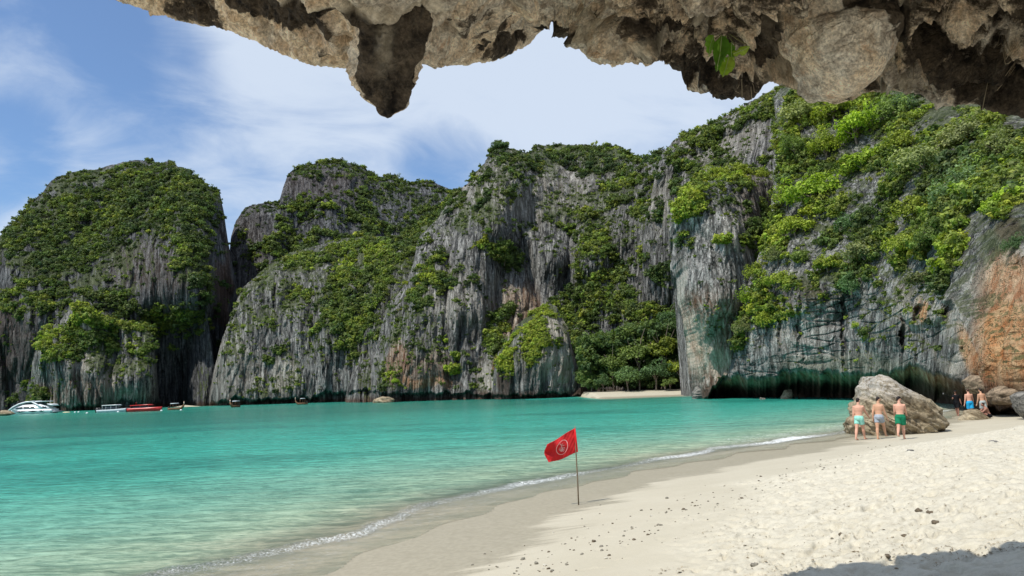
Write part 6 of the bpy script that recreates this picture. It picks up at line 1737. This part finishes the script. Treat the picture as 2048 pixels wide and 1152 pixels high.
def leaf(a, b, w, mat, cup=.25, roll=0.0):
    A_ = P_at(np.array(float(a[0])), np.array(float(a[1])), np.array(a[2] + DP)) - pp; B_ = P_at(np.array(float(b[0])), np.array(float(b[1])), np.array(b[2] + DP)) - pp
    A_, B_ = Vector(A_), Vector(B_); d = B_ - A_; L_ = d.length; d.normalize()
    sd_ = d.cross(Vector((math.sin(roll), -math.cos(roll), 0))).normalized(); nn_ = d.cross(sd_)
    n1, n2 = 15, 9; V = []
    for i in range(n1):
        s_ = i / (n1 - 1); ww = w * (math.sin(math.pi * min(s_ ** .62, 1)) ** .85) * (1 - .25 * s_) + .001
        for j in range(n2):
            q_ = -1 + 2 * j / (n2 - 1)
            V.append(A_ + d * (L_ * s_) + sd_ * (ww * q_) + nn_ * (cup * ww * abs(q_) + .006 * math.sin(s_ * 26) * abs(q_) + .10 * L_ * math.sin(s_ * 2.6)) )
    me = mesh_from('leaf', [tuple(v) for v in V], grid_faces(n1, n2), True, mat)
    o = obj('leaf', me, hp); m = o.modifiers.new('t', 'SOLIDIFY'); m.thickness = .0012
    vb = MB(); vb.tube([V[i * n2 + n2 // 2] + Vector((0, -.004, 0)) for i in range(0, n1, 2)], .0016, 5); vb.build('midrib', PRIB, o)


leaf((1428, 70, 4.02), (1421, 112, 3.98), .042, LF3, roll=.7); leaf((1443, 70, 3.96), (1433, 130, 3.88), .048, LF1, roll=-.5); leaf((1453, 72, 3.98), (1452, 122, 3.90), .046, LF3, roll=.6)
leaf((1463, 84, 4.02), (1466, 120, 3.98), .030, LF1, roll=.2); leaf((1458, 112, 3.98), (1446, 150, 3.9), .046, LF2, roll=-.3); leaf((1470, 115, 3.99), (1455, 138, 3.95), .024, LF2, roll=.6)
leaf((1478, 106, 4.02), (1500, 92, 4.0), .028, LF2, roll=.3); leaf((1440, 120, 3.95), (1434, 141, 3.9), .016, LF1); leaf((1466, 108, 4.0), (1484, 100, 4.0), .02, LF2)
m_ = MB()
for a, b, c in (((1450, 68), (1455, 80), (1448, 110)), ((1452, 66), (1470, 90), (1462, 116)), ((1456, 66), (1480, 82), (1500, 92)), ((1446, 64), (1438, 72), (1430, 78)), ((1449, 66), (1460, 100), (1456, 126))):
    m_.tube([Vector(P_at(np.array(float(q_[0])), np.array(float(q_[1])), np.array(4.04 + DP)) - pp) for q_ in (a, b, c)], .0035, 6)
m_.build('stem', plain('plant_stem', (.16, .15, .07), .7), hp)

# fine roots hanging over the rock pockets
m_ = MB(); rr_ = random.Random(5)
for i in range(46):
    a = rr_.uniform(1380, 2010); b = rr_.uniform(20, 190); L = rr_.uniform(18, 60); an = rr_.uniform(-.6, .7) if i % 3 else rr_.uniform(1.2, 1.8)
    pts = []
    for s_ in np.linspace(0, 1, 7):
        pts.append((a + L * math.cos(an) * s_ + 4 * math.sin(s_ * 7 + i), b + L * math.sin(an) * s_ + 3 * math.cos(s_ * 5 + i * 2)))
    W_ = []
    for (qx, qy) in pts:
        d_ = (x - qx) ** 2 + (y - qy) ** 2; w_ = np.unravel_index(np.argmin(d_[:, ::3]), d_[:, ::3].shape); P3 = PO[w_[0], w_[1] * 3]
        W_.append(Vector(P3 + (CAM - P3) / np.linalg.norm(CAM - P3) * .012))
    m_.tube(W_, .0022, 5)
m_.build('roots', plain('pale_root', (.36, .30, .21), .8), overhang, kind='stuff')

# ------------------------------------------------------------------ stones, coral bits and twigs on the beach
STM = [plain('coral_grey', (.20, .185, .15), .9, .1, .3, 30), plain('coral_pale', (.48, .45, .38), .9, .1, .2, 30), plain('coral_brown', (.13, .105, .075), .9, .1, .3, 30)]


def lump_mesh(seed, mat):
    r = np.random.default_rng(seed)
    b = bmesh.new(); bmesh.ops.create_icosphere(b, subdivisions=2, radius=1)
    for v in b.verts:
        d = float(fbm(np.array(v.co.x * 1.1 + seed * 7), np.array(v.co.y * 1.1), np.array(v.co.z * 1.1), 3))
        v.co *= 1 + .55 * d; v.co.z *= .7
    me = bpy.data.meshes.new('pebble'); b.to_mesh(me); b.free(); me.materials.append(mat)
    return me


LM = [lump_mesh(i, STM[(0, 0, 1, 2, 0, 2)[i % 6]]) for i in range(12)]
spots = []
for (a, b, r_) in ((1046, 1119, 5), (1073, 1128, 5), (1090, 1132, 4), (1097, 1138, 4), (1164, 1109, 4), (1188, 1084, 5), (1203, 1094, 4.5), (1204, 1102, 4), (1212, 1117, 3.5), (1268, 1080, 4), (1283, 1021, 3.5), (1296, 1070, 3.5), (1334, 997, 4), (1332, 1026, 3), (1302, 1033, 2.5),
                   (1225, 1048, 2.5), (1264, 1055, 3), (1264, 1058, 2.5), (1153, 1142, 2.5), (945, 1131, 3), (1106, 1066, 2.5), (1143, 1077, 2.5), (1164, 1038, 2), (1367, 1019, 4), (1372, 1020, 3), (1416, 1003, 2.5), (1400, 990, 2.5), (1484, 998, 3.5), (1512, 979, 3), (1449, 972, 2.5), (1566, 950, 2.5), (1590, 982, 3), (1385, 1040, 3), (1390, 1012, 2.5)):
    spots.append((a, b, r_))
rr2 = np.random.default_rng(11)
while len(spots) < 240:
    u = rr2.random(); a = 960 + 820 * u + rr2.normal(0, 40); base = 1130 - (a - 1040) * 0.338; b = base + rr2.normal(0, 26) * (1.15 - .75 * u) + 8
    if b < 1150 and a < 1780: spots.append((a, b, (rr2.uniform(1.0, 2.2) + rr2.exponential(.5)) * (1.1 - .5 * u)))
for i, (a, b, r_) in enumerate(spots):
    p = px_gz(a, b); s_ = r_ * p[1] / FPX * 0.9
    o = obj('coral_piece', LM[i % 12], label='small weathered bit of grey coral rubble on the smooth sand', cat='stone', group='coral bits strewn along the upper wet line')
    o.location = (p[0], p[1], float(sand_z(p[0], p[1])[0]) + s_ * .25); o.scale = (s_, s_, s_ * rr2.uniform(.7, 1.1)); o.rotation_euler = (0, 0, rr2.uniform(0, 6.28))
# two clumps of rubble in the dry sand
for (a, b, r_, lb) in ((1508, 1130, 11, 'brown clump of coral rubble near the shadow edge, bottom right'), (1858, 1021, 12, 'dark stone clump on dry sand at the right, above the shadow'), (1838, 1022, 7, 'small dark stone left of the larger dark clump at the right'), (1776, 1118, 7, 'dark stone at the very edge of the shadow'), (1870, 1048, 7, 'flat grey stone below the dark clump at the right'), (1808, 1068, 6, 'lone round stone on the dry sand at the right'), (1682, 1068, 5, 'small brown stone on dry sand left of the lone round stone')):
    p = px_gz(a, b); s_ = r_ * p[1] / FPX; m_ = MB()
    for k in range(9 if r_ > 9 else 1):
        me_ = LM[(k + int(a)) % 12]; q0 = (rr2.normal(0, .55), rr2.normal(0, .3), rr2.uniform(0, .15)) if r_ > 9 else (0, 0, 0); f_ = rr2.uniform(.25, .5) if r_ > 9 else .9
        m_.add([(v.co.x * s_ * f_ + q0[0] * s_, v.co.y * s_ * f_ + q0[1] * s_, v.co.z * s_ * f_ + q0[2] * s_) for v in me_.vertices], [tuple(f.vertices) for f in me_.polygons])
    m_.build('stone', STM[2] if b < 1120 else STM[0], label=lb, cat='stone').location = (p[0], p[1], float(sand_z(p[0], p[1])[0]) + s_ * .15)
# leaf litter and twigs: too many to count
V = []; Fc = []
n_l = 5200
u_ = rr2.uniform(1100, 2150, n_l); v_ = 1152 - (rr2.random(n_l) ** 1.3) * 300
k = 0
pts_z = on_z(u_, v_, 1.1)
for i in range(n_l):
    X0, Y0 = pts_z[i, 0], pts_z[i, 1]
    gz = 1.1
    V.append((X0, Y0)); 
V = np.array(V)
dsh = shore_dist(V[:, 0], V[:, 1]); gz = ground_z(V[:, 0], V[:, 1])
clump = perlin(V[:, 0] * 1.2, V[:, 1] * 1.2, 0 * gz) + perlin(V[:, 0] * 4, V[:, 1] * 4, 0 * gz) * .6
ok = (dsh > 6.8) & (clump > -.02) & (V[:, 1] < 60)
V = V[ok]; sz = sand_z(V[:, 0], V[:, 1])
nq = len(V); an = rr2.uniform(0, 3.14, nq); Ls = rr2.uniform(.006, .026, nq) * (1 + 0.5 * (rr2.random(nq) < .06)); ws = Ls * rr2.uniform(.12, .5, nq)
dx, dy = np.cos(an), np.sin(an)
Q = np.stack([np.stack([V[:, 0] - dx * Ls, V[:, 1] - dy * Ls, sz + .004], 1), np.stack([V[:, 0] + dy * ws, V[:, 1] - dx * ws, sz + .012 + ws * .5], 1), np.stack([V[:, 0] + dx * Ls, V[:, 1] + dy * Ls, sz + .006], 1), np.stack([V[:, 0] - dy * ws, V[:, 1] + dx * ws, sz + .010 + ws * .4], 1)], 1).reshape(-1, 3)
me = mesh_from('leaf_litter', Q, np.arange(len(Q)).reshape(-1, 4), False, plain('dry_litter', (.27, .22, .15), .9, .1, .5, 3))
obj('leaf_litter', me, kind='stuff', label='scattered dry leaf bits and twigs on the upper beach')
